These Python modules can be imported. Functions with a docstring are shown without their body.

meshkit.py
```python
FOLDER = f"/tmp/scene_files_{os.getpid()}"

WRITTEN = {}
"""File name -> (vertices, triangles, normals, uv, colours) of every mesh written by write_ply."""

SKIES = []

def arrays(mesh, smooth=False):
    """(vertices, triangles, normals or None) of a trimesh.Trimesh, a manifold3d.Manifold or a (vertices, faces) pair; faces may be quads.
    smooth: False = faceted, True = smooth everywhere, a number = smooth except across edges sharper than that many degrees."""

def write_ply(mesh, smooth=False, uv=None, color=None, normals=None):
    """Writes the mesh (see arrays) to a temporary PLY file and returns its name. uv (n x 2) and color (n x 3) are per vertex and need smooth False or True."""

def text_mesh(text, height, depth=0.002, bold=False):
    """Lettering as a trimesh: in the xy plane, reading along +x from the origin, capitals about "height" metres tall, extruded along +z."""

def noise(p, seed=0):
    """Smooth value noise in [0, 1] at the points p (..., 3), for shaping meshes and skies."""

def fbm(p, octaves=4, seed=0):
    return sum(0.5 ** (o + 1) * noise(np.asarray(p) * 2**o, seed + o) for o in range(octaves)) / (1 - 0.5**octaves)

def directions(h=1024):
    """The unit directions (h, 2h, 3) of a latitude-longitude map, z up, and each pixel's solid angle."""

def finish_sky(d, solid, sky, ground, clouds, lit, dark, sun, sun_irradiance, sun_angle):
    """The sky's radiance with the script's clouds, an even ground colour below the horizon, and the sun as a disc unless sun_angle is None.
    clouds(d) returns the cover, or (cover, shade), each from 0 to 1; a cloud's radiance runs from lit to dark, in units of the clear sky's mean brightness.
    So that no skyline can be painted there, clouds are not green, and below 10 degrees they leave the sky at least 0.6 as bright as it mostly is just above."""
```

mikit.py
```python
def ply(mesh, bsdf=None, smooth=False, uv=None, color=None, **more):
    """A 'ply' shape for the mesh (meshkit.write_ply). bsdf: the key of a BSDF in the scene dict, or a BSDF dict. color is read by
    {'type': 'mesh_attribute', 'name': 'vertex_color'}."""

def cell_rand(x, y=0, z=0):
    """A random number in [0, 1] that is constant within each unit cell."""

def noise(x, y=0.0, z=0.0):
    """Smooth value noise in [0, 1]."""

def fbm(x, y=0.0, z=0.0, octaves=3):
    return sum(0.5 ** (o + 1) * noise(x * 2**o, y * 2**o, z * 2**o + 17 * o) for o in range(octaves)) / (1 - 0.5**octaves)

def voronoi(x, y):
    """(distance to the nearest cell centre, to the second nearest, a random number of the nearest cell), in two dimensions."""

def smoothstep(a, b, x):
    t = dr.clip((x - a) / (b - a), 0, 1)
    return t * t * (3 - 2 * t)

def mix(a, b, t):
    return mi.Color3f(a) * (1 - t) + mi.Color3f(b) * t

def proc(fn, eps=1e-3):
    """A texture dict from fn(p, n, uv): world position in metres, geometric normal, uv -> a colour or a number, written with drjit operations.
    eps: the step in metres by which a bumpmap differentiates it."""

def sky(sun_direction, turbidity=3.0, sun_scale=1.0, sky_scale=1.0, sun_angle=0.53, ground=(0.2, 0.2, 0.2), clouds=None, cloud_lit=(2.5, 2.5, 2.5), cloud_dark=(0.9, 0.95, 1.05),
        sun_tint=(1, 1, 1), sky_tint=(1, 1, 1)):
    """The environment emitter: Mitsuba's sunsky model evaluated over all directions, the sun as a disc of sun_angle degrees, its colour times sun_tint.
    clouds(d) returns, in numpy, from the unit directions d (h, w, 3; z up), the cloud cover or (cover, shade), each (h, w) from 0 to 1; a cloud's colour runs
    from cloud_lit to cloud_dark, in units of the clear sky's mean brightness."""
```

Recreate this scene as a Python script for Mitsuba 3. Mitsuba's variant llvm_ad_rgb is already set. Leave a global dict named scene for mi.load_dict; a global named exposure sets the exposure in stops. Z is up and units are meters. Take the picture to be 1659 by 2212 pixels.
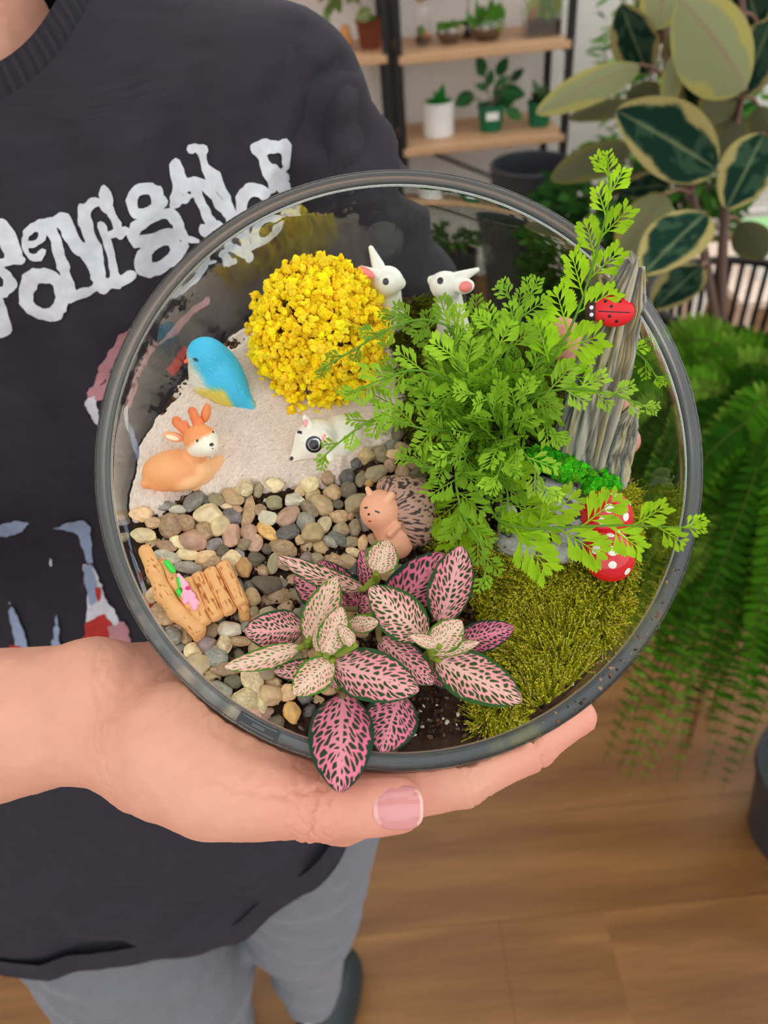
import math, numpy as np, trimesh, mitsuba as mi, mikit, meshkit
import drjit as dr
from scipy.spatial import cKDTree
from shapely.geometry import Polygon, LineString, Point
from shapely.ops import unary_union
from shapely import affinity, contains_xy

T = mi.ScalarTransform4f
scene, labels = {}, {}
rng = np.random.default_rng(7)

# ------------------------------------------------------------------ camera
FPX, W, H = 1671.0, 1659, 2212
_p, _r = math.radians(40.5), math.radians(5.7)
CAM = np.array([0, 0, 1.45])
FW = np.array([0, math.cos(_p), -math.sin(_p)])
_u = np.array([0, math.sin(_p), math.cos(_p)])
RT = math.cos(_r) * np.array([1.0, 0, 0]) - math.sin(_r) * _u
UP = math.cos(_r) * _u + math.sin(_r) * np.array([1.0, 0, 0])
scene['camera'] = {'type': 'thinlens', 'fov': math.degrees(2 * math.atan(W / 2 / FPX)), 'fov_axis': 'x',
                   'aperture_radius': 0.00125, 'focus_distance': 0.30, 'near_clip': 0.02,
                   'to_world': T().look_at(origin=CAM.tolist(), target=(CAM + FW).tolist(), up=UP.tolist())}

# ------------------------------------------------------------------ light: an overcast day through the open shop front
exposure = 4.02
scene['sky'] = mikit.sky([0.5, -0.5, 0.7], turbidity=4.0, sun_scale=0.0, sky_scale=1.0, ground=(0.25, 0.24, 0.22),
                         clouds=lambda d: (np.full(d.shape[:2], 1.0), np.clip(0.5 - 0.5 * d[..., 2], 0, 1)),
                         cloud_lit=(1.0, 1.0, 1.0), cloud_dark=(0.96, 0.98, 1.02))


# ------------------------------------------------------------------ helpers
def lin(c):
    c = np.asarray(c, float) / 255.0
    return np.where(c <= 0.04045, c / 12.92, ((c + 0.055) / 1.055) ** 2.4)


def rgb(c):
    return {'type': 'rgb', 'value': [float(x) for x in lin(c)]}


VC = {'type': 'mesh_attribute', 'name': 'vertex_color'}


def pr(color=None, rough=0.5, spec=0.5, two=True, **k):
    b = {'type': 'principled', 'base_color': rgb(color) if color is not None else VC, 'roughness': rough, 'specular': spec, **k}
    return {'type': 'twosided', 'bsdf': b} if two else b


# few BSDFs, the colour of each thing sits on its vertices
scene['vc_matte'] = pr(rough=0.9, spec=0.2, sheen=0.25)
scene['vc_satin'] = pr(rough=0.45, spec=0.4)
scene['vc_gloss'] = pr(rough=0.15, spec=0.65)
scene['vc_leaf'] = {'type': 'principledthin', 'base_color': VC, 'roughness': 0.42, 'spec_trans': 0.0, 'diff_trans': 0.7, 'eta': 1.4}
scene['vc_waxleaf'] = {'type': 'principledthin', 'base_color': VC, 'roughness': 0.37, 'spec_trans': 0.0, 'diff_trans': 0.27, 'eta': 1.45}
PAINT = {'vc_pebble': ('vc_satin', None), 'vc_sand': ('vc_matte', None), 'vc_skin': ('vc_satin', None), 'vc_cloth': ('vc_matte', None), 'vc_fittonia': ('vc_waxleaf', None),
         'black_metal': ('vc_satin', (24, 23, 24)), 'wall_paint': ('vc_matte', (242, 238, 231)), 'trim_paint': ('vc_satin', (228, 226, 220)), 'shelf_wood': ('vc_satin', (192, 152, 114)),
         'white_ceramic': ('vc_satin', (232, 231, 226)), 'green_plastic': ('vc_satin', (18, 104, 66)), 'dark_plastic': ('vc_satin', (44, 46, 52)), 'terracotta': ('vc_matte', (120, 62, 42))}
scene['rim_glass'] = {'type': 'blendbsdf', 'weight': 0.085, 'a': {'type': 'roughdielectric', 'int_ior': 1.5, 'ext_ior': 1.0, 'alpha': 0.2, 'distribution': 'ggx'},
                      'b': pr((196, 212, 214), rough=0.3, spec=0.5)}  # pale diffuse colour puts window light carried by the glass into the rim
scene['glass'] = {'type': 'dielectric', 'int_ior': 1.5, 'ext_ior': 1.0, 'specular_transmittance': rgb((251, 254, 252))}


def key_for(name):
    k, n = name, 0
    while k in scene or k in labels or any(x.startswith(k + '__') for x in (scene if '__' not in name else ())):
        n += 1
        k = f'{name}_{n:03d}'
    return k


def tag(k, label=None, cat=None, group=None, kind=None):
    d = labels.setdefault(k, {})
    for a, b in (('label', label), ('category', cat), ('group', group), ('kind', kind)):
        if b:
            d[a] = b
    return k


def put(name, mesh, bsdf, color=None, smooth=True, **t):
    """One mesh as one entry; color: sRGB 0..255, one or one per vertex."""
    k = key_for(name)
    if bsdf in PAINT:
        bsdf, paint = PAINT[bsdf]
        color = paint if color is None else color
    if color is not None and smooth not in (True, False):
        smooth = True if smooth is None else smooth
        if not isinstance(smooth, bool):          # split the vertices along sharp edges first, so that colours stay per vertex
            m_ = trimesh.Trimesh(mesh[0], mesh[1], process=False) if isinstance(mesh, tuple) else mesh
            if np.asarray(color).ndim == 1:
                mesh, smooth = trimesh.graph.smooth_shade(m_, angle=np.radians(smooth), facet_minarea=None), True
            else:
                smooth = True
    if color is not None:
        color = np.asarray(color, float)
        v = mesh[0] if isinstance(mesh, tuple) else mesh.vertices
        color = lin(np.broadcast_to(color, (len(v), 3)) if color.ndim == 1 else color)
    scene[k] = mikit.ply(mesh, bsdf, smooth=smooth, color=color)
    if t:
        tag(k, **t)
    return k


def thing(name, label, cat, group=None):
    k = key_for(name)
    return tag(k, label, cat, group)


def nrm(a):
    a = np.asarray(a, float)
    return a / (np.linalg.norm(a, axis=-1, keepdims=True) + 1e-20)


def ray(x, y):
    x, y = np.asarray(x, float)[..., None], np.asarray(y, float)[..., None]
    return FW + (x - W / 2) / FPX * RT - (y - H / 2) / FPX * UP


def C(x, y, d):
    """The point seen at picture position x, y at distance d along the lens axis."""
    return CAM + np.asarray(d, float)[..., None] * ray(x, y)


def at_y(x, y, Y):
    r = ray(x, y)
    return CAM + r * (Y / r[..., 1])[..., None]


def at_z(x, y, Z):
    r = ray(x, y)
    return CAM + r * ((Z - CAM[2]) / r[..., 2])[..., None]


def project(P):
    q = np.asarray(P) - CAM
    d = q @ FW
    return np.stack([W / 2 + FPX * (q @ RT) / d, H / 2 - FPX * (q @ UP) / d, d], -1)


def cat(parts):
    """Joins (v, f[, c]) tuples."""
    vs, fs, cs, at = [], [], [], 0
    for p in parts:
        vs.append(p[0]); fs.append(np.asarray(p[1]) + at); at += len(p[0])
        if len(p) > 2:
            cs.append(np.broadcast_to(p[2], (len(p[0]), 3)))
    return (np.vstack(vs), np.vstack(fs)) + ((np.vstack(cs),) if cs else ())


def grid_faces(n, m, wrap=False):
    """Faces of an n x m vertex grid (row-major); wrap joins the last column to the first."""
    i, j = np.meshgrid(np.arange(n - 1), np.arange(m if wrap else m - 1), indexing='ij')
    a, b = i * m + j, i * m + (j + 1) % m
    c, d = a + m, b + m
    return np.concatenate([np.stack([a, b, d], -1).reshape(-1, 3), np.stack([a, d, c], -1).reshape(-1, 3)])


def catmull(P, n):
    P = np.asarray(P, float)
    Q = np.vstack([2 * P[0] - P[1], P, 2 * P[-1] - P[-2]])
    t = np.linspace(0, len(P) - 1 - 1e-9, n)
    i = t.astype(int); u = (t - i)[:, None]
    a, b, c, d = Q[i], Q[i + 1], Q[i + 2], Q[i + 3]
    return 0.5 * (2 * b + (c - a) * u + (2 * a - 5 * b + 4 * c - d) * u * u + (3 * b - a - 3 * c + d) * u ** 3)


def tube(P, R, sides=8, cap=True):
    P = np.asarray(P, float); n = len(P)
    R = np.broadcast_to(R, (n,))
    t = nrm(np.gradient(P, axis=0))
    ref = np.array([0.31, 0.2, 0.93]) if abs(t[:, 2]).mean() < 0.9 else np.array([1.0, 0.1, 0])
    a = nrm(np.cross(t, ref)); b = np.cross(t, a)
    an = np.arange(sides) * 2 * np.pi / sides
    v = (P[:, None] + R[:, None, None] * (np.cos(an)[None, :, None] * a[:, None] + np.sin(an)[None, :, None] * b[:, None])).reshape(-1, 3)
    f = grid_faces(n, sides, True)
    if cap:
        v = np.vstack([v, P[0] - t[0] * R[0] * 0.3, P[-1] + t[-1] * R[-1] * 0.3])
        j = np.arange(sides)
        f = np.vstack([f, np.stack([np.full(sides, n * sides), (j + 1) % sides, j], -1),
                       np.stack([np.full(sides, n * sides + 1), (n - 1) * sides + j, (n - 1) * sides + (j + 1) % sides], -1)])
    return v, f


def lathe(profile, seg=64, closed=False):
    """Profile of (radius, z) turned around z."""
    p = np.asarray(profile, float)
    a = np.arange(seg) * 2 * np.pi / seg
    v = np.stack([p[:, :1] * np.cos(a), p[:, :1] * np.sin(a), np.repeat(p[:, 1:], seg, 1)], -1)
    if closed:
        v = np.concatenate([v, v[:1]])
    return v.reshape(-1, 3), grid_faces(len(v), seg, True)


def box(lo, hi):
    m = trimesh.creation.box(extents=np.subtract(hi, lo))
    m.apply_translation(np.add(hi, lo) / 2)
    return np.array(m.vertices), np.array(m.faces)


def move(mesh, M):
    v = mesh[0] @ np.asarray(M)[:3, :3].T + np.asarray(M)[:3, 3]
    return (v,) + tuple(mesh[1:])


def frame(o, x, y, z):
    M = np.eye(4)
    M[:3, 0], M[:3, 1], M[:3, 2], M[:3, 3] = x, y, z, o
    return M


def view_frame(px, py, d):
    """A frame of millimetre-true size at a spot: x to the right, y up, z towards the eye; unit = one picture pixel at that distance."""
    z = nrm(-ray(px, py)); x = nrm(RT - z * (RT @ z)); y = np.cross(z, x)
    s = d / FPX * np.linalg.norm(ray(px, py))
    return frame(C(px, py, d), x * s, y * s, z * s)


# ---- signed distance modelling and a surface-nets mesher
def sd_ell(P, c, r, ang=0.0, ax=2):
    q = P - np.asarray(c, float)
    if ang:
        ca, sa = math.cos(math.radians(ang)), math.sin(math.radians(ang))
        i, j = [(1, 2), (2, 0), (0, 1)][ax]
        q = q.copy(); a, b = q[..., i].copy(), q[..., j].copy()
        q[..., i], q[..., j] = ca * a + sa * b, -sa * a + ca * b
    r = np.broadcast_to(np.asarray(r, float), 3)
    k0 = np.sqrt(((q / r) ** 2).sum(-1)); k1 = np.sqrt(((q / r ** 2) ** 2).sum(-1)) + 1e-12
    return k0 * (k0 - 1) / k1


def sd_cone(P, a, b, ra, rb):
    a, b = np.asarray(a, float), np.asarray(b, float)
    ab = b - a
    t = np.clip(((P - a) @ ab) / (ab @ ab), 0, 1)
    return np.sqrt(((P - a - t[..., None] * ab) ** 2).sum(-1)) - (ra + (rb - ra) * t)


def smin(a, b, k):
    if k <= 0:
        return np.minimum(a, b)
    h = np.maximum(k - np.abs(a - b), 0) / k
    return np.minimum(a, b) - h * h * k * 0.25


def nets(fn, lo, hi, step):
    """Surface nets of fn(P) < 0 on a regular lattice."""
    lo, hi = np.asarray(lo, float), np.asarray(hi, float)
    n = np.maximum(np.ceil((hi - lo) / step).astype(int) + 1, 3)
    g = np.stack(np.meshgrid(*[lo[k] + step * np.arange(n[k]) for k in range(3)], indexing='ij'), -1)
    d = fn(g.reshape(-1, 3)).reshape(n)
    ins = d < 0
    cnt = sum(ins[a:n[0] - 1 + a, b:n[1] - 1 + b, c:n[2] - 1 + c].astype(int) for a in (0, 1) for b in (0, 1) for c in (0, 1))
    act = (cnt > 0) & (cnt < 8)
    idx = -np.ones(act.shape, int); ii = np.argwhere(act); idx[act] = np.arange(len(ii))
    s, w = np.zeros((len(ii), 3)), np.zeros(len(ii))
    cor = [(a, b, c) for a in (0, 1) for b in (0, 1) for c in (0, 1)]
    for x in range(8):
        for ax in range(3):
            if cor[x][ax] == 0:
                p = np.array(cor[x]); q = p.copy(); q[ax] = 1
                da, db = d[tuple((ii + p).T)], d[tuple((ii + q).T)]
                m = (da < 0) != (db < 0)
                t = np.where(m, da / np.where(m, da - db, 1), 0)
                pos = np.repeat(p[None].astype(float), len(ii), 0); pos[:, ax] = t
                s += np.where(m[:, None], pos, 0); w += m
    v = lo + step * (ii + s / np.maximum(w, 1)[:, None])
    F = []
    for ax in range(3):
        o1, o2 = (ax + 1) % 3, (ax + 2) % 3
        sl0 = [slice(None)] * 3; sl0[ax] = slice(0, -1)
        sl1 = [slice(None)] * 3; sl1[ax] = slice(1, None)
        A, B = ins[tuple(sl0)], ins[tuple(sl1)]
        e = np.argwhere(A != B)
        e = e[(e[:, o1] > 0) & (e[:, o2] > 0) & (e[:, o1] < n[o1] - 1) & (e[:, o2] < n[o2] - 1)]
        sgn = A[tuple(e.T)]

        def at(u, v_):
            k = e.copy(); k[:, o1] -= u; k[:, o2] -= v_
            return idx[tuple(k.T)]
        q = np.stack([at(1, 1), at(0, 1), at(0, 0), at(1, 0)], -1)
        q = np.where(sgn[:, None], q, q[:, ::-1])
        F += [q[:, [0, 1, 2]], q[:, [0, 2, 3]]]
    return v, np.vstack(F)


def sd_normals(v, f):
    m = trimesh.Trimesh(v, f, process=False)
    return np.array(m.vertex_normals)


def blob(prims, k, step, M, pad=6, extra=None, paint=None):
    """A solid from ellipsoids ('e', c, r[, ang[, axis]]) and cones ('c', a, b, ra, rb), each ending in its colour; smooth union k; in the units of frame M."""
    pts = []
    for q in prims:
        if q[0] == 'e':
            r = np.max(q[2]); pts += [np.array(q[1]) - r, np.array(q[1]) + r]
        else:
            r = max(q[3], q[4])
            pts += [np.array(q[1]) - r, np.array(q[1]) + r, np.array(q[2]) - r, np.array(q[2]) + r]
    pts = np.array(pts, float)

    def each(P):
        return [sd_ell(P, *q[1:-1]) if q[0] == 'e' else sd_cone(P, *q[1:-1]) for q in prims]

    def fn(P):
        ds = each(P); d = ds[0]
        for x in ds[1:]:
            d = smin(d, x, k)
        return d + (extra(P) if extra else 0)
    v, f = nets(fn, pts.min(0) - pad, pts.max(0) + pad, step)
    ds = np.stack(each(v)); w = np.exp(-np.maximum(ds - ds.min(0), 0) / (k * 0.25 + 1e-6))
    c = (w[..., None] * np.array([q[-1] for q in prims], float)[:, None]).sum(0) / w.sum(0)[:, None]
    if paint:
        c = paint(v, c, sd_normals(v, f))
    return move((v, f), M) + (np.clip(c, 0, 255),)


def patch_on(mesh, M, poly, lift, n=10):
    """A flat painted mark: the outline (list of x, y in the units of frame M) laid on the nearest front surface of the mesh, with a little thickness."""
    P = Polygon(poly) if not isinstance(poly, Polygon) else poly
    v, f = fill(P, max(P.length / 40, 0.4))
    Mi = np.linalg.inv(M)
    L = mesh[0] @ Mi[:3, :3].T + Mi[:3, 3]
    N = sd_normals(mesh[0], mesh[1]) @ M[:3, 2]
    front = L[N > 0]
    z = cKDTree(front[:, :2]).query(v, 6)
    w = 1 / (z[0] + 0.3)
    zz = (front[z[1], 2] * w).sum(1) / w.sum(1)
    v3 = np.column_stack([v, zz + lift])
    vb = np.column_stack([v, zz - lift * 2])
    return move(shell(v3, vb, f), M)


def shell(top, bot, f):
    """Closes two sheets with the same faces along their border."""
    n = len(top)
    e = np.sort(np.vstack([f[:, [0, 1]], f[:, [1, 2]], f[:, [2, 0]]]), 1)
    key, first, cnt = np.unique(e[:, 0] * n + e[:, 1], return_index=True, return_counts=True)
    ed = np.vstack([f[:, [0, 1]], f[:, [1, 2]], f[:, [2, 0]]])[first[cnt == 1]]
    side = np.vstack([np.column_stack([ed[:, 1], ed[:, 0], ed[:, 0] + n]), np.column_stack([ed[:, 1], ed[:, 0] + n, ed[:, 1] + n])])
    return np.vstack([top, bot]), np.vstack([f, f[:, ::-1] + n, side])


def fill(P, step):
    """Triangles of a 2-D polygon with inner points about step apart."""
    from scipy.spatial import Delaunay
    P = P if P.geom_type == 'Polygon' else max(P.geoms, key=lambda g: g.area)
    pts = []
    for ringg in [P.exterior, *P.interiors]:
        k = max(int(ringg.length / step), 6)
        pts += [ringg.interpolate(i / k, normalized=True).coords[0] for i in range(k)]
    b = P.buffer(-step * 0.45)
    x0, y0, x1, y1 = P.bounds
    gx, gy = np.meshgrid(np.arange(x0, x1, step), np.arange(y0, y1, step * 0.866))
    gx = gx + (np.arange(len(gx))[:, None] % 2) * step / 2
    inn = contains_xy(b, gx.ravel(), gy.ravel()) if not b.is_empty else np.zeros(gx.size, bool)
    pts = np.vstack([np.array(pts), np.column_stack([gx.ravel(), gy.ravel()])[inn]])
    t = Delaunay(pts).simplices
    c = pts[t].mean(1)
    t = t[contains_xy(P, c[:, 0], c[:, 1])]
    a = pts[t]
    ar = (a[:, 1, 0] - a[:, 0, 0]) * (a[:, 2, 1] - a[:, 0, 1]) - (a[:, 2, 0] - a[:, 0, 0]) * (a[:, 1, 1] - a[:, 0, 1])
    t = np.where((ar > 0)[:, None], t, t[:, ::-1])[np.abs(ar) > 1e-14]
    return pts, t


def leaf(base, tip, up, width, n=14, m=9, droop=0.0, fold=0.15, shape=None, wave=0.0, seed=0, twist=0.0):
    """A leaf blade as a grid: (v, f, s, t); s runs along it, t across from -1 to 1; up: the side its face looks to."""
    base, tip = np.asarray(base, float), np.asarray(tip, float)
    ax = tip - base; L = np.linalg.norm(ax); ax = ax / L
    up = np.asarray(up, float); up = nrm(up - ax * (up @ ax)); sd = np.cross(ax, up)
    s, t = np.linspace(0, 1, n), np.linspace(-1, 1, m)
    S, TT = np.meshgrid(s, t, indexing='ij')
    w = (shape(S) if shape else np.sin(np.pi * S ** 0.85) ** 0.8) * width / 2
    r = np.random.default_rng(seed); ph = r.uniform(0, 6.28, 4)
    z = fold * w * np.abs(TT) ** 1.3 - droop * L * (2 * S - 1) ** 2 + droop * L
    z = z + wave * width * np.abs(TT) ** 2 * (np.sin(S * 9 + ph[0] + (TT > 0) * 2) * 0.6 + np.sin(S * 17 + ph[1] + (TT > 0) * 3) * 0.3)
    y = TT * w
    if twist:
        a = twist * (S - 0.5); y, z = y * np.cos(a) - z * np.sin(a), y * np.sin(a) + z * np.cos(a)
    v = base + S[..., None] * L * ax + y[..., None] * sd + z[..., None] * up
    return v.reshape(-1, 3), grid_faces(n, m), S.ravel(), TT.ravel()
# ------------------------------------------------------------------ room: floor of boards, back wall
def wood(p, n, uv):
    row = dr.floor((p.y + 4) / 0.19)
    off = mikit.cell_rand(row, 3) * 1.3
    col = dr.floor((p.x + off + 6) / 1.3)
    a = mikit.cell_rand(row, col, 5)
    x, y = p.x + a * 17, p.y + a * 5
    warp = mikit.fbm(x * 1.6, y * 7, a * 9, 3)
    ring = 0.5 + 0.5 * dr.sin((y * 55 + warp * 16 + dr.sin(x * 2.1) * 1.5))
    fine = mikit.noise(x * 14, y * 260, 2)
    g = 0.55 * ring + 0.45 * mikit.fbm(x * 3, y * 60, 1, 3)
    c = mikit.mix(lin((112, 74, 36)).tolist(), lin((150, 106, 57)).tolist(), g)
    c = mikit.mix(c, lin((108, 68, 40)).tolist(), a * 0.45)
    return c * (0.86 + 0.22 * fine)


scene['floor_wood'] = {'type': 'principled', 'base_color': mikit.proc(wood), 'roughness': 0.42, 'specular': 0.35}
rows = range(17, 40)
put('floor', box((-2.2, -1.2, -0.06), (3.2, 3.65, -0.013)), 'floor_wood', smooth=False, label='honey brown wooden board floor under the person', kind='structure')
for rw in rows:
    y0 = rw * 0.19 - 4
    if y0 > 3.5:
        continue
    off = 0.37 * (rw * 7 % 5) / 1.0 % 1.3
    x = -2.2
    while x < 3.1:
        x1 = min(((x + 1e-6 + off + 6) // 1.3 + 1) * 1.3 - off - 6, 3.1)
        if x1 - x < 0.03:
            x += 0.03; continue
        put('floor__board', box((x + 0.0003, y0 + 0.0003, -0.013), (x1 - 0.0003, y0 + 0.1897, 0)), 'floor_wood', smooth=False)
        x = x1
WY = 3.42
put('wall_back', box((-2.2, WY, 0), (3.2, WY + 0.12, 3.5)), 'wall_paint', smooth=False, label='plain warm white wall behind the shelves', kind='structure')
put('baseboard_back', box((-2.2, WY - 0.014, 0), (3.2, WY, 0.09)), 'trim_paint', smooth=False, label='white skirting board along the back wall', kind='structure')
put('wall_left', box((-2.32, -1.2, 0), (-2.2, 3.65, 3.5)), 'wall_paint', smooth=False, label='plain white side wall', kind='structure')
put('ceiling', box((-2.32, -0.4, 3.5), (2.6, 1.0, 3.6)), 'wall_paint', smooth=False, label='white ceiling', kind='structure')
# ------------------------------------------------------------------ glass bowl, tilted towards the eye
def camvec(x, y, z):
    return x * RT - y * UP + z * FW


_t = math.radians(6.0)
B0 = CAM + camvec(0.0056, -0.0208, 0.2920)
BN = camvec(0, -math.sin(_t), -math.cos(_t))
BU = RT.copy()
BV = np.cross(BN, BU)            # towards the back of the bowl
DC, RO, RI = 0.037, math.hypot(0.115, 0.037), math.hypot(0.1090, 0.037)
BASE_O, BASE_I = 0.128, 0.120


def bowl(u, v, D):
    u, v, D = (np.asarray(q, float)[..., None] for q in (u, v, D))
    return B0 + u * BU + v * BV - D * BN


def to_bowl(P):
    q = np.asarray(P) - B0
    return np.stack([q @ BU, q @ BV, -(q @ BN)], -1)


def r_in(D):
    return np.sqrt(np.maximum(RI ** 2 - (np.asarray(D) - DC) ** 2, 1e-8))


def soil_D(u, v):
    return 0.0575 + 0.36 * v + 0.09 * u


SN = nrm(BN + BV * 0.36 + BU * 0.09)      # the soil's normal
S0 = bowl(0, 0, 0.0575)


def soil_pt(x, y, h=0.0):
    """The spot of the planting surface, raised by h, that is seen at x, y."""
    r = ray(x, y); o = S0 + SN * np.asarray(h, float)[..., None]
    t = ((o - CAM) * SN).sum(-1) / (r @ SN)
    return CAM + r * t[..., None]


def soil_depth(x, y, h=0.0):
    return float(project(soil_pt(x, y, h))[2])


a0 = math.asin(DC / RO); a1 = math.acos((BASE_O - DC) / RO)
pro = [(0.001, BASE_O), (0.03, BASE_O - 0.0004)]
for a in np.linspace(a1, math.pi / 2 + a0, 70):
    pro.append((RO * math.sin(a), DC + RO * math.cos(a)))
r_o, r_i = 0.115, 0.1090
pro[-1] = (r_o, 0.0030)
rm = (r_o + r_i) / 2
pro += [(rm + (r_o - rm) * math.cos(a) ** 0.75, 0.0030 - 0.0030 * math.sin(a)) for a in np.linspace(0, math.pi / 2, 12)[1:-1]]
pro += [(rm, -0.0001)] + [(rm - (r_o - rm) * math.cos(a) ** 0.75, 0.0030 - 0.0030 * math.sin(a)) for a in np.linspace(math.pi / 2, 0, 12)[1:]]
b1 = math.acos((BASE_I - DC) / RI); b0 = math.asin(DC / RI)
for a in np.linspace(math.pi / 2 + b0, b1, 70)[1:]:
    pro.append((RI * math.sin(a), DC + RI * math.cos(a)))
pro += [(0.03, BASE_I), (0.001, BASE_I)]
gv, gf = lathe(pro, 224)
gv = bowl(gv[:, 0], gv[:, 1], gv[:, 2])
gm = trimesh.Trimesh(gv, gf, process=False)
if gm.volume < 0:
    gf = gf[:, ::-1]
on_rim = to_bowl(gv)[:, 2] < 0.0022
rim = on_rim[gf].all(1)
thing('glass_bowl', 'round clear glass bowl with thick polished rim holding the miniature garden', 'bowl')


def sub(v, f):
    u_, inv_ = np.unique(f, return_inverse=True)
    return v[u_], inv_.reshape(-1, 3)


put('glass_bowl__body', sub(gv, gf[~rim]), 'glass', smooth=True)
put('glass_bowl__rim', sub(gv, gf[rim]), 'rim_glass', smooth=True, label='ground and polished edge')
# ------------------------------------------------------------------ soil and sand
def polar_sheet(nth, ns, Dfn, gap=0.0006, rmin=0.0):
    """A sheet over the bowl's inside at depth Dfn(u, v), reaching to the glass; (u, v, D) grids."""
    th = np.arange(nth) * 2 * np.pi / nth
    r = np.full(nth, 0.1)
    for _ in range(30):
        r = r_in(Dfn(r * np.cos(th), r * np.sin(th))) - gap
    s = np.linspace(rmin, 1, ns) ** 0.75
    R = s[:, None] * r[None]
    u, v = R * np.cos(th), R * np.sin(th)
    return u, v, th, r


u, v, th, rw = polar_sheet(300, 110, soil_D)
P = np.stack([u, v, u * 0], -1)
bump = (meshkit.fbm(P * 90, 3, 1) - 0.5) * 0.006 + (meshkit.fbm(P * 420, 3, 2) - 0.5) * 0.0042
edge = np.clip((1 - np.hypot(u, v) / rw) * 12, 0.15, 1)
D = soil_D(u, v) - bump * edge
top = bowl(u, v, D)
nth = len(th)
Dr = D[-1]
rows = []
for k in np.linspace(0, 1, 24)[1:]:
    Dk = Dr + (BASE_I - 0.0006 - Dr) * k
    rk = r_in(Dk) - 0.0006
    rows.append(bowl(rk * np.cos(th), rk * np.sin(th), Dk))
rows.append(bowl(0 * th + 0 * np.cos(th), 0 * th, np.full(nth, BASE_I - 0.0006)))
full = np.concatenate([top, np.array(rows)])
sv, sf = full.reshape(-1, 3), grid_faces(len(full), nth, True)
c = meshkit.fbm(sv * 700, 3, 5)[:, None]
c = np.array([26, 18, 14]) * (1 - c) + np.array([84, 58, 40]) * c
gr = meshkit.noise(sv * 1500, 9)[:, None]
c = np.where(gr > 0.86, np.array([150, 135, 118]), c)
put('potting_soil', (sv, sf), 'vc_matte', c, label='dark crumbly potting soil filling the glass bowl', cat='soil', kind='stuff')


def in_poly(pts, x, y):
    return contains_xy(Polygon(pts), x, y)


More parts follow.
